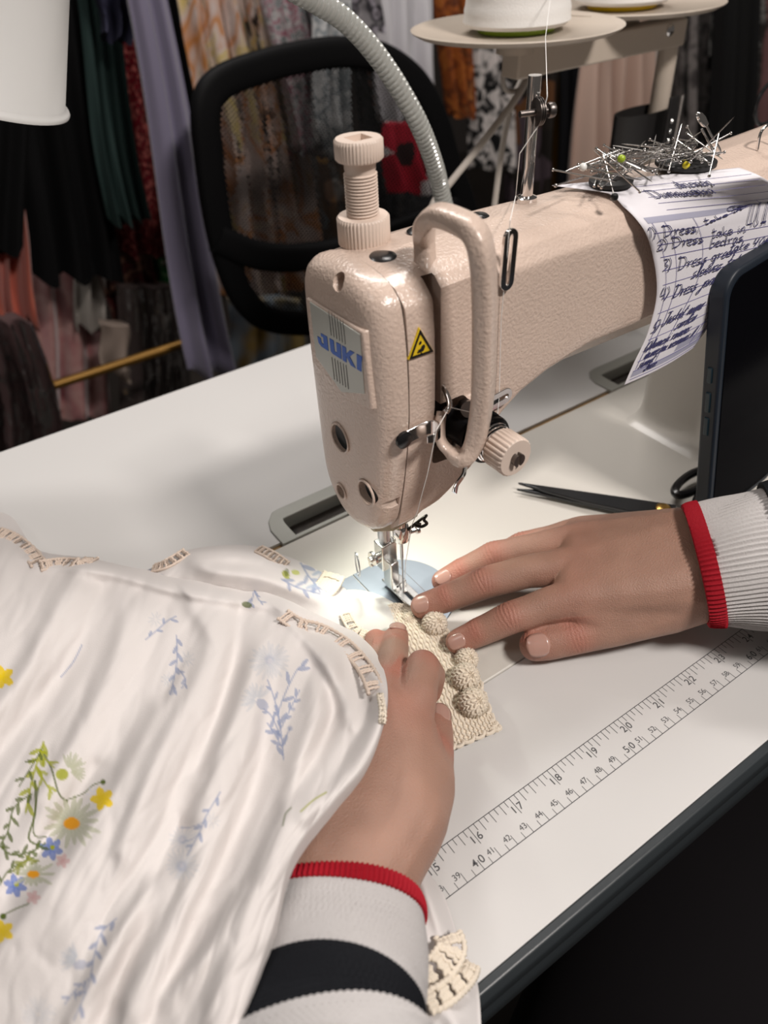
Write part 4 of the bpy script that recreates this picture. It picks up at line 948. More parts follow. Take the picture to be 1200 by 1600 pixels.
# lower row at the left
G('coral_ruffle_dress', 'coral pleated ruffle hem hanging at the left edge below black coat', 'dress', (-60, 20, 250), (-20, 64, 505), 1.24, mat('coral_pleat', (.50, .13, .085), .6, sheen=.2), 5, .02)
G('pink_velvet_dress', 'dusty pink flower printed velvet dress above the gold lower rail', 'dress', (20, 140, 330), (50, 178, 655), 1.51, pat('pink_velvet', [(.14, .03, .035), (.36, .15, .15), (.42, .24, .22), (.25, .09, .09)], 14, 'noise', .5, sheen=.6), 3, .022)
G('white_knit_top', 'greyish white knit top hem next to the pink velvet dress', 'top', (100, 150, 330), (125, 170, 515), 1.44, mat('white_knit', (.34, .31, .28), .9), 2)
G('green_leaf_dress', 'green dress hem with white leaf print below the red sequin gown', 'dress', (186, 262, 320), (205, 282, 448), 1.52, pat('green_leaf', [(.012, .085, .02), (.012, .085, .02), (.5, .46, .38)], 20, 'noise', .7, dist=1), 2)
G('maroon_print_skirt', 'dark maroon dotted skirt under the green leaf hem', 'skirt', (150, 240, 400), (180, 262, 560), 1.44, pat('maroon_dots', [(.05, .01, .012), (.10, .02, .02), (.03, .01, .01), (.2, .1, .07)], 60, 'voronoi', .5), 3)
G('bagged_brown_dress', 'dark brown dress in crumpled plastic above the rail left of lavender gown', 'dress', (180, 285, 450), (200, 310, 720), 1.40, mat('dark_brown_cloth', (.035, .022, .02), .7), 3, .02, film=True)
G('bagged_dark_coat', 'dark coat in crumpled clear plastic at the left edge near the table', 'coat', (-80, 50, 500), (-60, 120, 760), 1.12, mat('dark_coat_cloth', (.06, .03, .03), .7), 4, .03, film=True)
G('beige_bag', 'small beige cloth piece hanging over the gold lower rail', 'cloth', (155, 200, 510), (168, 210, 585), 1.30, mat('beige_cloth', (.22, .17, .14), .8), 1)
G('mustard_blue_scarf', 'mustard and pale blue scarf beside the lavender gown at the table edge', 'scarf', (355, 470, 470), (372, 500, 640), 1.18, pat('mustard_blue', [(.28, .18, .05), (.20, .24, .28), (.35, .25, .09)], 10, 'noise'), 3)

# ------------------------------------------------------------------ the person's two hands and sleeves
def sph_pts(c, r, n=7):
    out = []
    for i in range(n+1):
        th = PI*i/n
        m = 1 if i in (0, n) else max(4, int(2*n*math.sin(th))+2)
        for k in range(m): out.append(V(c)+V((math.sin(th)*math.cos(2*PI*k/m), math.sin(th)*math.sin(2*PI*k/m), math.cos(th)))*r)
    return out
class Body:
    def __init__(s): s.bm = bmesh.new()
    def hull(s, items):
        b = bmesh.new()
        for c, r in items:
            for q in sph_pts(c, r): b.verts.new(q)
        ret = bmesh.ops.convex_hull(b, input=b.verts)
        junk = [e for e in ret['geom_interior'] if isinstance(e, bmesh.types.BMVert)]
        bmesh.ops.delete(b, geom=list(set(junk)), context='VERTS')
        me = bpy.data.meshes.new('h'); b.to_mesh(me); b.free(); s.bm.from_mesh(me); bpy.data.meshes.remove(me)
    def chain(s, P):
        for a, b in zip(P, P[1:]): s.hull([a, b])
def smooth_np(me, it, lam=.5):
    n = len(me.vertices); co = np.empty(n*3, np.float64); me.vertices.foreach_get('co', co); co = co.reshape(-1, 3)
    e = np.empty(len(me.edges)*2, np.int32); me.edges.foreach_get('vertices', e); e = e.reshape(-1, 2)
    deg = np.bincount(e.ravel(), minlength=n).astype(float)[:, None]; deg[deg == 0] = 1
    for _ in range(it):
        acc = np.zeros_like(co)
        for k in range(3):
            acc[:, k] = np.bincount(e[:, 0], co[e[:, 1], k], n)+np.bincount(e[:, 1], co[e[:, 0], k], n)
        co += lam*(acc/deg-co)
    return co, e
J = lambda u, v, z, r: (az(u, v, z/1000.), r/1000.)
bd = Body()
# ---- right hand (palm down, coming in from the right)
RW1, RW2 = J(1112, 848, 50, 22), J(1108, 908, 44, 21)
RF1, RF2 = J(1230, 856, 60, 17), J(1230, 885, 58, 17)
R_i, R_m, R_r, R_p = J(893, 938, 34, 11.5), J(905, 884, 38, 12), J(905, 847, 35, 12), J(908, 833, 27, 11)
for a, b in ((R_i, R_m), (R_m, R_r), (R_r, R_p)): bd.hull([RW1, RW2, a, b])
bd.hull([RW1, RW2, RF1, RF2])
R = {}
R['index'] = [R_i, J(848, 948, 31, 9.9), J(797, 966, 26, 9.4), J(748, 988, 17, 8.3), J(715, 1003, 11.5, 7.4)]
R['middle'] = [R_m, J(822, 893, 34, 10), J(757, 911, 28, 9.6), J(700, 934, 19, 8.6), J(661, 947, 13, 7.9)]
R['ring'] = [R_r, J(830, 857, 30, 9.4), J(772, 868, 25, 9.0), J(722, 892, 16, 8.2), J(692, 908, 12, 7.4)]
R['pinky'] = [R_p, J(860, 840, 21, 8.2), J(815, 850, 16, 7.8), J(778, 868, 11, 7.2), J(752, 884, 9, 6.6)]
R['thumb'] = [J(1050, 938, 32, 18), J(972, 972, 24, 12.8), J(900, 993, 17, 10.6), J(862, 1003, 14, 10.2), J(836, 1008, 12.5, 9.4)]
for k, P in R.items(): bd.chain(P)
bd.hull([R['thumb'][0], R['thumb'][1], R_i]); bd.hull([R['thumb'][0], RW2])
# ---- left hand (coming up from the bottom, fingers on the crochet)
LW1, LW2 = J(490, 1378, 42, 18.5), J(572, 1385, 38, 18.5)
LF1, LF2 = J(490, 1640, 56, 15), J(530, 1640, 54, 15)
bd.hull([LW1, LW2, LF1, LF2])
L_i, L_m, L_r, L_p = J(640, 1128, 40, 11.5), J(598, 1108, 44, 12), J(566, 1130, 28, 11), J(545, 1165, 18, 9.5)
for a, b in ((L_i, L_m), (L_m, L_r), (L_r, L_p)): bd.hull([LW1, LW2, a, b])
Lh = {}
Lh['index'] = [L_i, J(652, 1085, 44, 10.0), J(661, 1043, 42, 9.0), J(672, 1056, 31, 8.4), J(668, 1080, 18, 7.6)]
Lh['middle'] = [L_m, J(606, 1072, 38, 9.6), J(612, 1042, 33, 9.0), J(617, 1012, 22, 7.9), J(620, 994, 14, 7.0)]
Lh['ring'] = [L_r, J(580, 1080, 27, 9.0), J(586, 1045, 23, 8.4), J(588, 1016, 17, 7.6), J(587, 1000, 12, 6.8)]
Lh['pinky'] = [L_p, J(558, 1110, 17, 7.8), J(566, 1075, 14, 7.2), J(570, 1045, 9, 6.4), J(572, 1030, 8, 6.0)]
Lh['thumb'] = [J(632, 1282, 36, 19), J(668, 1232, 31, 13), J(674, 1180, 25, 10.8), J(679, 1148, 21, 9.8), J(680, 1127, 18.5, 8.6)]
for k, P in Lh.items(): bd.chain(P)
bd.hull([Lh['thumb'][0], Lh['thumb'][1], L_i]); bd.hull([Lh['thumb'][0], LW2])
me = bpy.data.meshes.new('person'); bd.bm.to_mesh(me); bd.bm.free()
person = bpy.data.objects.new('person', me); COL.objects.link(person)
rm = person.modifiers.new('r', 'REMESH'); rm.mode = 'VOXEL'; rm.voxel_size = .0008
baked(person); me = person.data
co, E_ = smooth_np(me, 22)
# knuckle wrinkles and skin tone, placed on each joint
n = len(co); normals = None
me.vertices.foreach_set('co', co.ravel()); me.update()
nr_ = np.empty(n*3, np.float64); me.vertices.foreach_get('normal', nr_); nr_ = nr_.reshape(-1, 3)
disp = np.zeros(n); red = np.zeros(n)
rs_ = np.random.RandomState(5)
def joint(P, i, dors, amp, wid, k=2900):
    c = np.array(P[i][0]); r = P[i][1]; a = np.array((P[i+1][0]-P[i-1][0]).normalized())
    d = co-c; al = d@a; dist_ = np.linalg.norm(d-al[:, None]*a, axis=1); m = (dist_ < r*1.6)
    up = nr_@np.array(dors); w = np.exp(-(al/wid)**2)*np.clip(up, 0, 1)*m
    side = np.cross(a, np.array(dors)); s = d@side
    curve = al+.25*s*s/r*np.sign(al)
    disp[:] += amp*w*np.sin(curve*k/ (1+0*al))
    disp[:] += .0006*np.exp(-((al)/(wid*1.2))**2)*np.clip(up, 0, 1)*m
    red[:] += .8*np.exp(-(al/(wid*1.6))**2)*np.clip(up+.2, 0, 1)*m
dR = V((-.1, -.15, 1)).normalized(); 
for k, P in R.items():
    if k != 'thumb': joint(P, 2, dR, .00034, .0055); joint(P, 3, dR, .00020, .0032)
    else: joint(P, 2, V((-.1, -.7, .7)).normalized(), .0002, .005)
for k, P in Lh.items():
    if k == 'index': joint(P, 2, V((0, .3, .9)).normalized(), .00012, .005)
    elif k == 'middle': joint(P, 1, dR, .00036, .005); joint(P, 3, dR, .00010, .003)
    elif k == 'thumb': joint(P, 2, V((.4, -.3, .8)).normalized(), .00015, .004)
# knuckle bumps and tendons on the back of the hands
for c, r in (R_i, R_m, R_r, L_i, L_m):
    d = np.linalg.norm(co-np.array(c), axis=1); disp += .0013*np.exp(-(d/.015)**2)*np.clip(nr_[:, 2], 0, 1); red += .45*np.exp(-(d/.016)**2)
for A0, B0 in ((RW1, R_m), (RW1, R_r), (RW2, R_i), (LW2, L_i), (LW1, L_m)):
    a = np.array(B0[0]); b = np.array(A0[0]); ab = b-a; L2 = ab@ab; t = np.clip(((co-a)@ab)/L2, 0, .75); dd = np.linalg.norm((co-a-t[:, None]*ab)*np.array((1, 1, .35)), axis=1)
    disp += .0007*np.exp(-(dd/.0042)**2)*np.clip(nr_[:, 2], 0, 1)*(1-t)
tips = [P[-1][0] for P in list(R.values())+list(Lh.values())]
for c in tips: d = np.linalg.norm(co-np.array(c), axis=1); red += 1.0*np.exp(-(d/.012)**2)
# fine mottling
def vnoise(sc): return np.array([noise.noise(V(q)*sc) for q in co[::1]]) if n < 700000 else np.zeros(n)
mott = vnoise(90.)
co2 = co+nr_*(disp+mott*.00025)[:, None]
# rest everything just above the table
co2[:, 2] = np.maximum(co2[:, 2], .0022)
me.vertices.foreach_set('co', co2.ravel()); me.update()
base = np.array((.365, .213, .158)); redc = np.array((.43, .165, .12))
w = np.clip(red, 0, 1)[:, None]*.75
cols = (base*(1-w)+redc*w)*(1+.10*mott[:, None])
person.data.materials.clear(); M_SKIN = attr_mat('skin', .48, sss=.12, bump=.7, bscale=1300, bdist=.0006, spec=.4); person.data.materials.append(M_SKIN)
paint(person, cols.astype(np.float32))
me.polygons.foreach_set('use_smooth', [True]*len(me.polygons))
tag(person, 'person in a striped cuffed dark sweater, both hands guiding the crochet trim towards the needle', 'person')
print('person verts', n)
# fingernails
M_NAIL = mat('fingernail', (.46, .27, .22), .25, coat=.3, sss=.1)
def nail(P, dors, L=.0105, wd=.0088, back=.0032):
    c, r = P[-1]; a = (P[-1][0]-P[-2][0]).normalized(); d = V(dors); d = (d-a*d.dot(a)).normalized(); s = a.cross(d)
    m_ = MB(); rows_ = []
    for i in range(9):
        t = i/8; y = -L*.55+L*t-back+.003; row = []
        rr_ = r*1.03 if t < .6 else r*(1.03-.10*((t-.6)/.4)**2)
        wk = wd*(.5 if True else 1)*math.sqrt(max(.05, 1-(abs(2*t-1))**3.2))
        for j in range(9):
            x = (j/4-1)*wk; h = math.sqrt(max(0, rr_**2-x*x))
            row.append(c+a*y+s*x+d*h)
        rows_.append(row)
    m_.grid(rows_); obj('fingernail', m_, M_NAIL, person, solid=.0007, fix=False)
nail(R['index'], (-.35, -.45, .8)); nail(R['middle'], (-.3, -.35, .85), wd=.0105); nail(R['ring'], (-.5, -.2, .8)); nail(R['thumb'], (-.1, -.65, .75), L=.013, wd=.013)
nail(Lh['middle'], (.0, -.15, 1), wd=.0095); nail(Lh['thumb'], (.55, -.1, .8), L=.0115, wd=.0095)

# sleeves
def sleeve(name, stations, bands, ribs, n=420, rib=.00065, thick=.0022, label=None):
    """stations: list of (centre, ra, rb, axis_a) ; bands: (name, t0, t1, material, rib kind)"""
    root = thing(name, label, 'sleeve') if label else None
    C_ = spline([s[0] for s in stations], 12); m = len(C_)-1
    def st(t):
        x = t*(len(stations)-1); i = min(int(x), len(stations)-2); a = x-i
        return lerp(stations[i][1], stations[i+1][1], a), lerp(stations[i][2], stations[i+1][2], a), stations[i][3].lerp(stations[i+1][3], a)
    def cen(t):
        x = t*m; i = min(int(x), m-1); return C_[i].lerp(C_[i+1], x-i), (C_[i+1]-C_[i]).normalized()
    out = []
    for (bn, t0, t1, mt, rk, fat, q) in bands:
        rows_ = []
        k = max(3, q)
        for i in range(k+1):
            t = lerp(t0, t1, i/k); c, ax__ = cen(t); ra, rb, A_ = st(t); A_ = (A_-ax__*A_.dot(ax__)).normalized(); B_ = ax__.cross(A_)
            ring = []
            for j in range(n):
                a = 2*PI*j/n; w = rib*math.sin(ribs*a) if rk == 'rib' else (rib*.6*(math.sin(ribs*a+PI*(i % 2)))*1 if rk == 'knit' else rib*.7*math.sin(ribs*.8*a))
                f_ = fat+w+.0012*math.sin(3*a+t*9)+(.0004*math.sin(PI*i/k))
                ring.append(c+A_*math.cos(a)*(ra+f_)+B_*math.sin(a)*(rb+f_))
            rows_.append(ring)
        # turned-in edges
        def shrink(row, t, g):
            c, _ = cen(t); return [c+(q_-c)*(1-g) for q_ in row]
        g = thick/.03
        inner = [shrink(r_, lerp(t0, t1, i/k), g) for i, r_ in enumerate(rows_)]
        m_ = MB().loft(rows_+inner[::-1], closed=True)
        out.append(obj(bn, m_, mt, None, angle=75))
    o0 = out[0]
    return out
M_RED = mat('red_rib', (.33, .008, .018), .75, bump=.3, bscale=900, spec=.2)
M_GREYK = mat('pale_grey_rib', (.53, .51, .505), .85, bump=.5, bscale=1100, bdist=.0006, spec=.2)
M_BLK = mat('black_knit', (.008, .009, .012), .85, bump=.4, bscale=900, spec=.2)
# right sleeve
cR = [az(1086, 886, .046), az(1150, 876, .052), az(1225, 868, .058), az(1330, 860, .066), az(1500, 850, .08)]
Ar = V((.15, 1, .1)).normalized()
stR = [(cR[0], .0340, .0265, Ar), (cR[1], .0375, .030, Ar), (cR[2], .040, .033, Ar), (cR[3], .044, .038, Ar), (cR[4], .05, .045, Ar)]
o_ = sleeve('right', stR, [('cuff_edge', .0, .12, M_RED, 'rib', .0012, 10), ('cuff', .12, .50, M_GREYK, 'rib', 0, 16), ('sleeve_arm', .44, 1.0, M_BLK, 'plain', .0035, 16)], 84)
for q in o_: q.parent = person
# left sleeve
cL = [az(528, 1412, .041), az(520, 1480, .044), az(510, 1555, .049), az(500, 1640, .055), az(500, 1740, .062), az(480, 1900, .075)]
Al = V((.98, -.15, .0)).normalized()
stL = [(cL[0], .0318, .0262, Al), (cL[1], .0335, .0280, Al), (cL[2], .0345, .029, Al), (cL[3], .036, .031, Al), (cL[4], .039, .033, Al), (cL[5], .046, .039, Al)]
o_ = sleeve('left', stL, [('cuff_edge', .0, .085, M_RED, 'rib', .0012, 10), ('cuff', .085, .43, M_GREYK, 'knit', 0, 90), ('cuff_stripe', .43, .66, M_BLK, 'knit', .0002, 50), ('cuff_upper', .66, 1.0, M_GREYK, 'knit', .0016, 60)], 105)
for q in o_: q.parent = person
# dark lap of the seated person under the table front
lapm = mat('black_trouser_wool', (.006, .005, .006), .9, spec=.15)
m_ = MB(); rings = []
for (x, y, z, ra, rb) in ((.30, -.20, -.20, .10, .08), (.42, -.16, -.18, .13, .10), (.56, -.12, -.17, .15, .11), (.70, -.12, -.18, .15, .11), (.80, -.16, -.22, .12, .09)):
    rings.append([V((x, y+ra*math.cos(a), z+rb*math.sin(a)-.06)) for a in [2*PI*k/40 for k in range(40)]])
lap = obj('trousers', m_.loft(rings), lapm, person)
# ------------------------------------------------------------------ the dress
dress = thing('floral_dress', 'white dress with wildflower print bunched on the table left of the needle', 'dress')
def cr(p0, p1, p2, p3, t): return .5*((2*p1)+(p2-p0)*t+(2*p0-5*p1+4*p2-p3)*t*t+(-p0+3*p1-3*p2+p3)*t**3)
def net(rows_, k):
    """Catmull-Rom refine of a control net (r, c, 3) -> dense array"""
    A = np.array(rows_, float)
    for ax2 in (0, 1):
        A = np.moveaxis(A, ax2, 0); n = A.shape[0]; out = []
        for i in range(n-1):
            p0, p1, p2, p3 = A[max(0, i-1)], A[i], A[i+1], A[min(n-1, i+2)]
            for j in range(k): out.append(cr(p0, p1, p2, p3, j/k))
        out.append(A[-1]); A = np.moveaxis(np.array(out), 0, ax2)
    return A
def ridge(U, Vv, path, h, wl, wr=None):
    """height field along a polyline in (u,v); different softness on its two sides"""
    wr = wl if wr is None else wr
    best = np.full(U.shape, 1e9); val = np.zeros(U.shape)
    L_ = [0]
    P = [(p_.x, p_.y) for p_ in spline([(a, b, 0) for a, b in path], 6)]
    for a, b in zip(P, P[1:]): L_.append(L_[-1]+math.hypot(b[0]-a[0], b[1]-a[1]))
    for i, (a, b) in enumerate(zip(P, P[1:])):
        dx, dy = b[0]-a[0], b[1]-a[1]; l2 = dx*dx+dy*dy+1e-9
        t = np.clip(((U-a[0])*dx+(Vv-a[1])*dy)/l2, 0, 1)
        ex = U-(a[0]+t*dx); ey = Vv-(a[1]+t*dy); d = np.hypot(ex, ey); side = np.sign(dx*ey-dy*ex)
        w = np.where(side > 0, wl, wr); along = (L_[i]+t*math.sqrt(l2))/L_[-1]
        f_ = np.exp(-(d/w)**2)*np.sin(np.clip(.12+along*.76, 0, 1)*PI)**.6
        upd = d < best; val = np.where(upd, f_, val); best = np.where(upd, d, best)
    return h*val
RMn = np.array(RM); CLn = np.array(CAM_LOC)
def az_np(A):
    D = np.stack([(A[..., 0]-600)/FPX, -(A[..., 1]-800)/FPX, -np.ones(A.shape[:2])], -1) @ RMn.T
    t = (A[..., 2]/1000.-CLn[2])/D[..., 2]; return CLn+D*t[..., None]
# print painting in the cloth's own coordinates
class Print:
    def __init__(s, U, Vv, base): s.U = U; s.V = Vv; s.C = np.ones(U.shape+(3,))*np.array(base)
    def put(s, m, col): m = np.clip(m, 0, 1)[..., None]; s.C = s.C*(1-m)+np.array(col)*m
    def stroke(s, P, w, col, op=.9):
        P = [(p_.x, p_.y) for p_ in spline([(a, b, 0) for a, b in P], 5)]
        d = np.full(s.U.shape, 1e9)
        for a, b in zip(P, P[1:]):
            dx, dy = b[0]-a[0], b[1]-a[1]; l2 = dx*dx+dy*dy+1e-9; t = np.clip(((s.U-a[0])*dx+(s.V-a[1])*dy)/l2, 0, 1)
            d = np.minimum(d, np.hypot(s.U-a[0]-t*dx, s.V-a[1]-t*dy))
        s.put(op*np.clip((w-d)/1.2+.5, 0, 1), col)
    def petal(s, c, ang, L, w, col, op=.9, r0=0):
        ca, sa = math.cos(ang), math.sin(ang); x = (s.U-c[0])*ca+(s.V-c[1])*sa-r0; y = -(s.U-c[0])*sa+(s.V-c[1])*ca
        t = x/L; half = w*np.sqrt(np.clip(4*t*(1-t), 0, 1))
        s.put(op*np.clip((half-np.abs(y))/1.0+.3, 0, 1)*((t > 0) & (t < 1)), col)
    def leaf(s, c, ang, L, w, col, op=.9): s.petal(c, ang, L, w, col, op)
    def daisy(s, c, r, n, pc, cc, sq=1., op=.8, rot=.0, a0=0, a1=2*PI, core=.25):
        for k in range(n):
            a = a0+(a1-a0)*k/n+rot+rp.uniform(-.08, .08)
            s.petal(c, a, r*rp.uniform(.8, 1.02)*(1 if abs(math.sin(a)) < .6 else sq), r*.10, pc, op, r*.12)
        if cc: s.put(np.clip((r*core-np.hypot(s.U-c[0], (s.V-c[1])/sq))/1.5+.5, 0, 1), cc)
rp = random.Random(4)
GREY = (.25, .29, .42); GREYL = (.42, .45, .50); GRN = (.08, .11, .015); YEL = (.32, .34, .01); GOLD = (.70, .30, .01); PALE = (.40, .41, .30); BLUE = (.13, .19, .45)
def sprig(pr, P, nleaf, L, col=GREY, w=1.1, op=.75, tip=True):
    pr.stroke(P, w, col, op); Q = spline([(a, b, 0) for a, b in P], 8)
    for k in range(nleaf):
        i = int((k+.7)/(nleaf+.5)*(len(Q)-2)); t = Q[i+1]-Q[i]; a = math.atan2(t.y, t.x); s_ = 1 if k % 2 else -1
        pr.leaf((Q[i].x, Q[i].y), a+s_*rp.uniform(.45, .9), L*rp.uniform(.7, 1.1), L*.17, col, op)
def sheet_obj(name, rows_, k, ridges, base, painter=None, parent=dress, wob=1.2, mat_=None, drop=(0, 0, 0, 0)):
    A = net(rows_, k); U, Vv = A[..., 0].copy(), A[..., 1].copy()
    for r_ in ridges: A[..., 2] += 1.45*ridge(U, Vv, *r_)
    # small crumples
    wv = np.array([[noise.noise(V((U[i, j]*.016, Vv[i, j]*.009, 1.7)))*1.4+noise.noise(V((U[i, j]*.045, Vv[i, j]*.02, 3.1)))*.5 for j in range(0, A.shape[1], 4)] for i in range(0, A.shape[0], 4)])
    # bilinear upsample
    def ups(W_, s, k_=4.):
        n, m = W_.shape; x = np.clip(np.arange(s[0])/k_, 0, n-1.001); y = np.clip(np.arange(s[1])/k_, 0, m-1.001); xi = x.astype(int); yi = y.astype(int); fx_ = (x-xi)[:, None]; fy_ = (y-yi)[None]
        return W_[xi][:, yi]*(1-fx_)*(1-fy_)+W_[np.minimum(xi+1, n-1)][:, yi]*fx_*(1-fy_)+W_[xi][:, np.minimum(yi+1, m-1)]*(1-fx_)*fy_+W_[np.minimum(xi+1, n-1)][:, np.minimum(yi+1, m-1)]*fx_*fy_
    A[..., 2] += wob*ups(wv, A.shape[:2])
    Z = A[..., 2]
    for _ in range(14):
        Zp = np.pad(Z, 1, mode='edge'); Zs = (Zp[:-2, 1:-1]+Zp[2:, 1:-1]+Zp[1:-1, :-2]+Zp[1:-1, 2:])/4; Z = Z*.4+Zs*.6
    def cre(u, v):
        a = u*.87+v*.5; b_ = -u*.5+v*.87
        n1 = noise.noise(V((a*.020, b_*.0045, 5.3))); n2 = noise.noise(V((a*.045+.3*n1, b_*.011, 8.1)))
        return -2.6*max(0, .30-abs(n1))/.30*.9 - 1.1*max(0, .22-abs(n2))/.22
    cw = np.array([[cre(U[i, j], Vv[i, j]) for j in range(0, A.shape[1], 2)] for i in range(0, A.shape[0], 2)])
    cw = ups(cw, A.shape[:2], 2.)
    for _ in range(4):
        Zp = np.pad(cw, 1, mode='edge'); cw = cw*.4+.6*(Zp[:-2, 1:-1]+Zp[2:, 1:-1]+Zp[1:-1, :-2]+Zp[1:-1, 2:])/4
    A[..., 2] = np.maximum(Z + wob*.42*cw, 1.0)
    pr = Print(U, Vv, base)
    if painter: painter(pr)
    Pw = az_np(A); C_ = pr.C
    # hems turned down: rows/columns added under the edges (top, right)
    def add(Pw, C_, side, dz):
        e = {'t': Pw[:1], 'b': Pw[-1:], 'l': Pw[:, :1], 'r': Pw[:, -1:]}[side].copy(); i2 = {'t': Pw[12:13], 'b': Pw[-13:-12], 'l': Pw[:, 12:13], 'r': Pw[:, -13:-12]}[side]
        ce = {'t': C_[:1], 'b': C_[-1:], 'l': C_[:, :1], 'r': C_[:, -1:]}[side]
        ax3 = 0 if side in 'tb' else 1; L_ = []
        for t in (.25, .5, .75, 1.):
            q = e.copy(); q[..., :2] += (i2-e)[..., :2]*(.35*t*t)-(i2-e)[..., :2]*.25*math.sin(t*PI)*.6; q[..., 2] = np.maximum(e[..., 2]-dz*t/1000., .0010); L_.append(q)
        if side in 'tl': L_ = L_[::-1]; Pw = np.concatenate(L_+[Pw], ax3); C_ = np.concatenate([ce]*4+[C_], ax3)
        else: Pw = np.concatenate([Pw]+L_, ax3); C_ = np.concatenate([C_]+[ce]*4, ax3)
        return Pw, C_
    for side, dz in zip('tbrl', drop):
        if dz: Pw, C_ = add(Pw, C_, side, dz)
    n, m = Pw.shape[:2]
    me = bpy.data.meshes.new(name); vs = Pw.reshape(-1, 3); idx = np.arange(n*m).reshape(n, m)
    fs = np.stack([idx[:-1, :-1], idx[1:, :-1], idx[1:, 1:], idx[:-1, 1:]], -1).reshape(-1, 4)
    me.vertices.add(len(vs)); me.vertices.foreach_set('co', vs.ravel()); me.loops.add(len(fs)*4); me.loops.foreach_set('vertex_index', fs.ravel().astype(np.int32))
    me.polygons.add(len(fs)); me.polygons.foreach_set('loop_start', np.arange(0, len(fs)*4, 4, dtype=np.int32)); me.polygons.foreach_set('use_smooth', [True]*len(fs)); me.update(calc_edges=True); me.validate()
    o = bpy.data.objects.new(name, me); COL.objects.link(o); me.materials.append(mat_ or M_COTTON); o.parent = parent
    paint(o, C_.reshape(-1, 3))
    return o, A
M_COTTON = attr_mat('printed_cotton', .85, bump=.25, bscale=1500, bdist=.0003, spec=.2)
CW = (.635, .60, .585)
rows_main = [
 [(-80,800,10),(10,803,12),(58,858,12),(140,872,13),(225,890,14),(330,905,18),(430,930,22),(500,962,26),(556,988,26)],
 [(-80,860,25),(0,860,28),(70,893,26),(155,898,26),(250,922,28),(340,938,32),(430,962,34),(515,990,34),(588,1020,30)],
 [(-80,950,30),(0,950,34),(80,960,34),(170,975,36),(260,990,40),(350,1000,44),(440,1010,46),(530,1040,46),(604,1066,52)],
 [(-80,1050,32),(0,1050,36),(80,1060,38),(170,1070,42),(260,1080,46),(350,1090,50),(440,1095,54),(530,1105,56),(599,1118,62)],
 [(-90,1160,34),(-10,1165,38),(80,1170,42),(165,1180,48),(255,1185,52),(340,1190,56),(420,1195,60),(505,1190,64),(572,1188,66)],
 [(-90,1270,36),(-10,1280,38),(70,1290,44),(150,1290,50),(235,1295,56),(315,1295,60),(390,1290,66),(460,1280,70),(520,1250,70)],
 [(-100,1390,36),(-20,1400,40),(60,1400,46),(140,1400,54),(220,1400,60),(295,1400,66),(360,1395,72),(412,1380,76),(455,1335,76)],
 [(-100,1500,36),(-30,1510,40),(50,1510,48),(125,1510,56),(200,1510,64),(270,1510,70),(330,1505,76),(378,1490,80),(424,1450,80)],
 [(-110,1680,40),(-30,1680,44),(40,1680,50),(110,1680,58),(180,1680,66),(240,1680,72),(300,1680,78),(335,1670,82),(362,1625,82)]]
ridges_main = [
 ([(250, 1110), (190, 1220), (90, 1370), (-30, 1520)], 11, 16, 90),
 ([(455, 950), (395, 1050), (345, 1180), (290, 1330), (200, 1560)], 9, 20, 55),
 ([(380, 935), (372, 1000), (352, 1090), (310, 1200)], -5, 14, 16),
 ([(520, 1000), (490, 1120), (450, 1270), (390, 1420), (330, 1600)], 8, 22, 40),
 ([(425, 1000), (420, 1120), (385, 1260), (300, 1450), (240, 1600)], -5, 16, 22),
 ([(130, 890), (85, 960), (30, 1060), (-60, 1160)], 7, 14, 26),
 ([(165, 930), (120, 1020), (40, 1130), (-40, 1230)], -4, 16, 22),
 ([(60, 880), (170, 893), (290, 925), (420, 945), (530, 968)], 6, 12, 20),
 ([(300, 945), (330, 1000), (300, 1080), (240, 1200), (190, 1330)], 6, 14, 34),
 ([(200, 960), (175, 1040), (120, 1150), (60, 1240)], 6, 14, 28),
 ([(560, 1010), (598, 1075), (588, 1140), (540, 1220), (480, 1275)], 7, 18, 18),
 ([(440, 960), (480, 1000), (520, 1060), (545, 1130)], 4, 10, 18),
 ([(500, 1050), (520, 1100), (500, 1170), (460, 1240)], -6, 14, 16),
 ([(290, 1300), (260, 1400), (200, 1510), (150, 1620)], -6, 18, 20),
 ([(240, 1380), (180, 1470), (110, 1600)], 6, 12, 26),
 ([(370, 1400), (330, 1480), (260, 1560)], 5, 12, 20),
 ([(150, 1200), (90, 1290), (10, 1400)], -5, 14, 18),
]
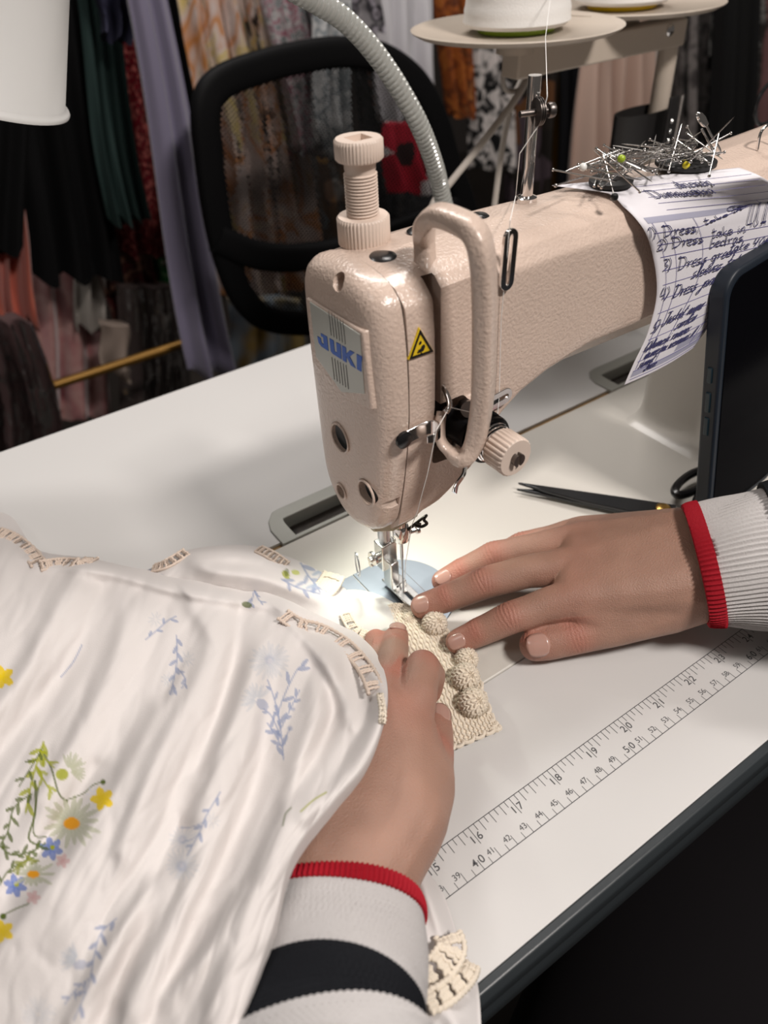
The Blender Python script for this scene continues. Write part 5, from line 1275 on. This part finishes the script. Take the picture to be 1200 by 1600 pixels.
def paint_main(p):
    p.daisy((422, 1033), 32, 22, GREYL, None, .9, .35); p.put(.35*np.clip((9-np.hypot(p.U-421, p.V-1031))/4, 0, 1), GREY)
    p.daisy((402, 1093), 26, 14, GREYL, None, 1, .4, a0=PI*.75, a1=PI*1.9); p.petal((418, 1108), -2.4, 22, 8, GREY, .6)
    sprig(p, [(443, 1187), (440, 1150), (436, 1110), (462, 1050), (476, 1040)], 9, 20)
    sprig(p, [(437, 1125), (428, 1090), (418, 1062)], 3, 14); sprig(p, [(440, 1155), (425, 1120), (412, 1108)], 3, 14)
    sprig(p, [(438, 1140), (455, 1105), (468, 1078)], 5, 16); sprig(p, [(442, 1170), (430, 1148), (418, 1130)], 4, 18)
    p.put(.6*np.clip((5-np.hypot(p.U-453, p.V-1138))/2, 0, 1), GREY); p.put(.6*np.clip((4-np.hypot(p.U-458, p.V-1108))/2, 0, 1), GREY); p.stroke([(443, 1165), (448, 1150), (453, 1138)], 1, GREY, .7)
    sprig(p, [(276, 993), (277, 1020), (274, 1050), (266, 1085)], 7, 17); sprig(p, [(278, 1045), (290, 1062), (284, 1075)], 3, 12); p.daisy((292, 1030), 13, 9, GREYL, None, 1, .4); p.daisy((262, 1062), 12, 9, GREYL, None, 1, .45); p.put(.4*np.clip((6-np.hypot(p.U-268, p.V-1082))/3, 0, 1), GREY)
    sprig(p, [(228, 999), (245, 985), (262, 970), (275, 963)], 4, 14); p.daisy((243, 968), 13, 9, GREYL, None, 1, .4)
    sprig(p, [(398, 920), (394, 936), (390, 950)], 3, 13); p.petal((378, 943), .25, 16, 5, GRN, .8); sprig(p, [(398, 922), (405, 938), (415, 941)], 2, 8)
    sprig(p, [(344, 1238), (322, 1275), (312, 1300), (292, 1337)], 6, 17); p.daisy((285, 1312), 22, 16, GREYL, None, 1, .35); p.put(.35*np.clip((9-np.hypot(p.U-285, p.V-1312))/4, 0, 1), GREY); p.daisy((284, 1352), 26, 18, GREYL, None, 1, .35); p.put(.4*np.clip((11-np.hypot(p.U-284, p.V-1354))/5, 0, 1), GREY); p.stroke([(282, 1294), (300, 1292), (318, 1285)], 1, GREY, .6); p.stroke([(285, 1316), (300, 1311), (312, 1302)], 1, GREY, .6); p.daisy((332, 1282), 13, 9, GREYL, None, 1, .4)
    sprig(p, [(182, 1435), (158, 1458), (148, 1490), (138, 1540), (115, 1595)], 9, 21); p.daisy((122, 1500), 27, 16, GREYL, None, 1, .35, a0=2.5, a1=4.6); p.petal((136, 1505), 2.9, 22, 8, GREY, .5); sprig(p, [(138, 1530), (120, 1545), (100, 1570)], 4, 14)
    p.daisy((60, 1585), 28, 18, GREYL, None, 1, .25)
    # coloured bouquet at the left
    sprig(p, [(68, 1160), (60, 1185), (50, 1220), (40, 1270)], 9, 22, YEL, 1.6, .85); sprig(p, [(66, 1170), (48, 1200), (30, 1228)], 4, 16, GRN, 1.2, .8); sprig(p, [(58, 1200), (72, 1225), (82, 1240)], 4, 18, YEL, 1.3, .8)
    p.stroke([(66, 1175), (80, 1200), (92, 1240), (105, 1252)], 1.6, GRN, .8); p.stroke([(55, 1220), (55, 1270), (45, 1310), (65, 1322)], 1.8, GRN, .85); p.stroke([(60, 1230), (52, 1300), (72, 1308)], 1.3, GRN, .8)
    sprig(p, [(50, 1240), (22, 1262), (12, 1300), (0, 1320)], 9, 19, GRN, 1.3, .85); sprig(p, [(62, 1170), (70, 1185), (85, 1200)], 3, 16, YEL, 1.2, .9)
    p.daisy((108, 1203), 26, 13, PALE, None, 1, .75, a0=-1.9, a1=1.0); p.put(np.clip((10-np.hypot((p.U-97)*.9, p.V-1210))/2, 0, 1)*.9, YEL)
    p.daisy((112, 1285), 44, 17, PALE, GOLD, .85, .75, core=.22); p.put(np.clip((10-np.hypot((p.U-112)*.7, (p.V-1287)))/2, 0, 1), GOLD)
    p.stroke([(104, 1250), (130, 1240), (145, 1227), (160, 1222)], 1.2, GRN, .7); p.put(np.clip((5-np.hypot(p.U-161, p.V-1222))/2, 0, 1), GRN); p.daisy((160, 1250), 14, 7, GOLD, None, 1, .9); p.daisy((145, 1240), 12, 6, (.5, .53, .68), None, 1, .5)
    for c in ((80, 1326), (24, 1384)):
        for k in range(6): p.petal(c, k*PI/3+.3, 19, 5.5, BLUE, .85)
        p.put(np.clip((4.5-np.hypot(p.U-c[0]-2, p.V-c[1]+2))/1.5, 0, 1), YEL)
    p.daisy((52, 1366), 32, 14, PALE, GOLD, .6, .8, core=.3)
    sprig(p, [(0, 1322), (20, 1336), (50, 1330), (70, 1318)], 8, 18, GRN, 1.6, .85); sprig(p, [(0, 1382), (12, 1362), (30, 1350), (56, 1338)], 5, 15, GRN, 1.4, .85); sprig(p, [(60, 1345), (40, 1345), (22, 1360)], 5, 17, (.2, .22, .03), 2.0, .8)
    p.stroke([(5, 1430), (25, 1420), (45, 1412)], 1.3, GRN, .8); p.put(np.clip((6-np.hypot(p.U-5, p.V-1432))/2, 0, 1), GRN)
    for c in ((98, 1345), (52, 1402)): 
        for k in range(5): p.petal(c, k*1.26, 12, 4, (.55, .30, .30), .6)
    for c in ((4, 1058), (4, 1455), (160, 1248)):
        for k in range(5): p.petal(c, k*1.26+.6, 19, 6.5, (.70, .50, .01), .95)
    sprig(p, [(128, 1008), (114, 1035), (95, 1058)], 0, 10); p.stroke([(455, 1262), (446, 1272), (442, 1290)], 1.2, GRN, .7)
    p.stroke([(510, 1238), (490, 1250), (470, 1268)], 1.4, YEL, .7)
main_o, A_main = sheet_obj('skirt_cloth', rows_main, 46, ridges_main, CW, paint_main, drop=(12, 0, 10, 0))
# panel behind, puffed up, nearest the needle
rows_back = [
 [(150, 905, 3), (225, 892, 5), (258, 874, 10), (310, 856, 14), (385, 852, 14), (440, 866, 11), (495, 890, 7), (540, 920, 3)],
 [(150, 915, 10), (215, 900, 14), (262, 890, 22), (322, 876, 28), (388, 874, 28), (446, 890, 22), (502, 918, 12), (548, 948, 5)],
 [(150, 935, 10), (225, 925, 14), (270, 915, 20), (335, 910, 26), (400, 912, 26), (456, 930, 20), (512, 950, 12), (565, 965, 6)],
 [(160, 955, 6), (230, 950, 8), (280, 950, 10), (340, 950, 14), (410, 955, 14), (466, 970, 12), (525, 985, 9), (590, 990, 4)],
 [(170, 980, 3), (240, 985, 3), (300, 990, 3), (350, 990, 4), (420, 1000, 6), (476, 1010, 6), (540, 1020, 5), (600, 1020, 4)]]
def paint_back(p):
    sprig(p, [(470, 880), (482, 900), (492, 912), (500, 925)], 5, 20, GREY, 1.4); sprig(p, [(505, 880), (500, 900), (488, 925)], 4, 18, (.30, .36, .48), 1.4); sprig(p, [(440, 905), (465, 918), (500, 928)], 5, 18, GREY, 1.4)
    p.petal((442, 892), .9, 15, 5, YEL, .8); p.petal((455, 893), .2, 14, 4, (.45, .48, .08), .8); p.petal((448, 888), 1.6, 13, 4, GRN, .6); sprig(p, [(220, 884), (240, 893), (250, 903)], 3, 12)
sheet_obj('bodice_cloth', rows_back, 26, [([(290, 862), (330, 890), (420, 905), (500, 935)], 4, 14, 18), ([(330, 880), (400, 885), (450, 905)], -3, 8, 10)], CW, paint_back, drop=(10, 0, 3, 0))
rows_lin = [
 [(520, 930, 2), (545, 922, 3), (580, 926, 3), (612, 940, 3), (640, 960, 2.5)],
 [(520, 950, 6), (550, 944, 9), (585, 950, 9), (615, 962, 6), (640, 975, 3)],
 [(525, 975, 8), (555, 975, 11), (590, 978, 10), (616, 985, 6), (636, 995, 3)],
 [(540, 1005, 4), (570, 1005, 6), (600, 1005, 5), (620, 1008, 4), (635, 1012, 3)]]
sheet_obj('cotton_lining', rows_lin, 14, [], (.60, .60, .57), None, wob=.5, drop=(3, 0, 0, 0))
# part of the hem showing right of the left cuff
rows_hem = [
 [(600, 1350, 4), (625, 1345, 8), (650, 1345, 8), (668, 1360, 3)],
 [(600, 1400, 14), (640, 1395, 18), (672, 1395, 14), (694, 1402, 3)],
 [(600, 1450, 16), (650, 1448, 20), (690, 1450, 14), (712, 1455, 3)],
 [(600, 1500, 16), (655, 1500, 18), (700, 1500, 14), (732, 1502, 4)],
 [(600, 1550, 18), (660, 1550, 22), (712, 1548, 20), (745, 1540, 8)],
 [(600, 1620, 20), (660, 1620, 26), (715, 1620, 24), (750, 1610, 10)],
 [(600, 1690, 20), (660, 1690, 26), (715, 1690, 24), (748, 1690, 10)]]
sheet_obj('hem_cloth', rows_hem, 16, [([(650, 1350), (675, 1420), (690, 1470)], 4, 8, 12), ([(680, 1570), (710, 1600), (700, 1680)], 5, 10, 12)], (.70, .67, .66), None, drop=(3, 0, 2, 0))

# crochet work
M_YARN = mat('cream_cotton_yarn', (.74, .66, .55), .85, bump=.5, bscale=2200, bdist=.0003, spec=.2)
M_YARNP = mat('peach_yarn', (.64, .53, .45), .85, bump=.5, bscale=2200, bdist=.0003, spec=.2)
def vst(a, b):
    """one V shaped stitch, a and b in -1..1"""
    d = np.abs(np.abs(a)-(.18+.42*(b+1)/2*1.3)); rope = .15*np.sin(14*b+6*np.abs(a))
    return np.exp(-(d/.24)**2)*(1-.35*b*b)*(1+rope)
def stitched(name, rows_, k, ns, nt, h, mat_, parent, holes=None):
    A = net(rows_, k); n, m = A.shape[:2]; T, S_ = np.meshgrid(np.linspace(0, 1, n), np.linspace(0, 1, m), indexing='ij')
    row = np.floor(T*nt); s_ = S_*ns+(row % 2)*.5; a = 2*(s_-np.floor(s_))-1; b = 2*(T*nt-row)-1
    A[..., 2] += h*vst(a, b)
    P = az_np(A); q = [[tuple(P[i, j]) for j in range(m)] for i in range(n)]
    return obj(name, MB().grid(q), mat_, parent, solid=.0009, fix=False, angle=180)
band_rows = [
 [(598, 948, 3), (614, 943, 3.2), (632, 944, 3.2), (650, 950, 3)],
 [(604, 966, 4), (624, 961, 4.5), (646, 960, 4.5), (668, 965, 4)],
 [(612, 990, 4.5), (640, 985, 6), (668, 982, 6), (695, 985, 4)],
 [(628, 1025, 4.5), (658, 1020, 6), (690, 1016, 6), (722, 1018, 4)],
 [(645, 1065, 4.5), (675, 1060, 6), (708, 1052, 6), (742, 1050, 4)],
 [(662, 1105, 4.5), (690, 1100, 6), (722, 1090, 6), (756, 1088, 4)],
 [(680, 1145, 4), (705, 1138, 5), (738, 1125, 5), (768, 1122, 3.5)],
 [(692, 1170, 3), (715, 1162, 3.5), (748, 1148, 3.5), (776, 1136, 3)]]
crb = stitched('crochet_band', band_rows, 40, 9, 34, 1.3, M_YARN, dress)
def cord(m_, P, r, tw=.0022, k=5):
    """bumpy twisted yarn along P"""
    P = spline(P, k); L_ = 0; R_ = []
    for i, q in enumerate(P):
        if i: L_ += (q-P[i-1]).length
        R_.append(r*(1+.28*math.sin(L_*2*PI/tw)))
    m_.tube(P, R_, 7)
mb = MB()
ed = [az(u, v, z/1000+.001) for u, v, z in [r_[-1] for r_ in band_rows]]+[az(776, 1138, .004), az(748, 1150, .0045), az(715, 1164, .0045), az(692, 1172, .004)]
wav = []
sp_e = spline(ed, 10)
for i, q in enumerate(sp_e): wav.append(q+V((.0012*math.sin(i*1.3), .0012*math.cos(i*1.3), 0)))
cord(mb, wav, .0011, .003, 2); obj('crochet_edging', mb, M_YARN, crb)
def bobble(u, v, z, r):
    c = az(u, v, z/1000.); n, m = 90, 132; th = np.linspace(.02, PI-.02, n); ph_ = np.linspace(0, 2*PI, m, endpoint=False); TH, PH = np.meshgrid(th, ph_, indexing='ij')
    nt_ = 10; t = TH/PI*nt_; row = np.floor(t); cnt = np.maximum(4, np.round(13*np.sin((row+.5)/nt_*PI)))
    s_ = PH/(2*PI)*cnt+(row % 2)*.5+row*.13; a = 2*(s_-np.floor(s_))-1; b = 2*(t-row)-1
    R_ = r*(.90+.17*vst(a, b))
    # tilt the pole towards the viewer so that the spiral start shows
    D_ = np.stack([np.sin(TH)*np.cos(PH), np.sin(TH)*np.sin(PH), np.cos(TH)], -1)*R_[..., None]
    rot = np.array(V((.1, -.55, .8)).to_track_quat('Z', 'Y').to_matrix()); D_ = D_ @ rot.T
    P = D_+np.array(c); m_ = MB().loft([[tuple(P[i, j]) for j in range(m)] for i in range(n)])
    return obj('bobble', m_, M_YARN, crb, angle=180)
for u, v, z, r in ((679, 974, 10, .0074), (729, 1030, 9, .0066), (727, 1058, 11, .0078), (739, 1098, 10.5, .0078), (640, 968, 5, .0045)): bobble(u, v, z, r)
def ladder(P, wd, nr_, mat_, name='lace_trim', parent=dress, up=(0, -.2, 1), r=.0007, rung=3):
    """openwork strip: two bumpy edge cords joined by clusters of rungs"""
    C_ = spline(P, 10); m = len(C_); Lf = []; Rt = []
    for i, q in enumerate(C_):
        t = (C_[min(i+1, m-1)]-C_[max(i-1, 0)]).normalized(); w_ = t.cross(V(up)).normalized()*wd; Lf.append(q+w_); Rt.append(q-w_)
    mb = MB()
    for E2 in (Lf, Rt):
        cord(mb, E2[::3]+[E2[-1]], r*1.3, .0024, 4)
    for k in range(nr_):
        i0 = (k+.5)/nr_*(m-1)
        for j in range(rung):
            i = int(min(m-1, max(0, i0+(j-(rung-1)/2)*m/nr_*.17))); a, b = Lf[i], Rt[i]
            zz = [a.lerp(b, x/6)+V((.0004*(-1)**x, 0, .0006*math.sin(x/6*PI))) for x in range(7)]
            cord(mb, zz, r, .0018, 3)
    return obj(name, mb, mat_, parent, angle=180)
def on_main(u, v, dz=1.2):
    d = np.hypot(A_main[..., 0]-u, A_main[..., 1]-v); i = np.unravel_index(d.argmin(), d.shape); return az(u, v, (A_main[i][2]+dz)/1000.)
ladder([on_main(442, 960), on_main(465, 975), on_main(500, 985), on_main(535, 1005), on_main(560, 1030), on_main(577, 1055), on_main(588, 1082)], .0036, 7, M_YARNP)
ladder([on_main(594, 1085, .8), on_main(598, 1110, .8), on_main(597, 1130, .8)], .0008, 6, M_YARN, 'picot_edge')
ladder([on_main(-5, 832), on_main(20, 842), on_main(45, 862), on_main(60, 880)], .0042, 8, M_YARNP)
ladder([on_main(62, 884), on_main(95, 880), on_main(125, 880), on_main(143, 872)], .0038, 8, M_YARNP)
ladder([az(240, 888, .017), az(262, 880, .022), az(292, 862, .020)], .0030, 7, M_YARNP)
ladder([az(404, 858, .020), az(425, 868, .022), az(448, 884, .018)], .0030, 7, M_YARNP)
ladder([az(498, 928, .012), az(512, 915, .011), az(522, 898, .009)], .0062, 3, M_YARN, r=.001, rung=6)
ladder([az(540, 960, .010), az(555, 985, .012), az(575, 995, .011)], .0030, 3, M_YARN, rung=5)
ladder([az(664, 1530, .024), az(690, 1508, .024), az(706, 1482, .021), az(700, 1462, .018)], .0050, 4, M_YARN, r=.0009, rung=4)
ladder([az(668, 1566, .027), az(700, 1550, .026), az(728, 1522, .017), az(734, 1505, .010)], .0034, 5, M_YARN, r=.0009, rung=4)
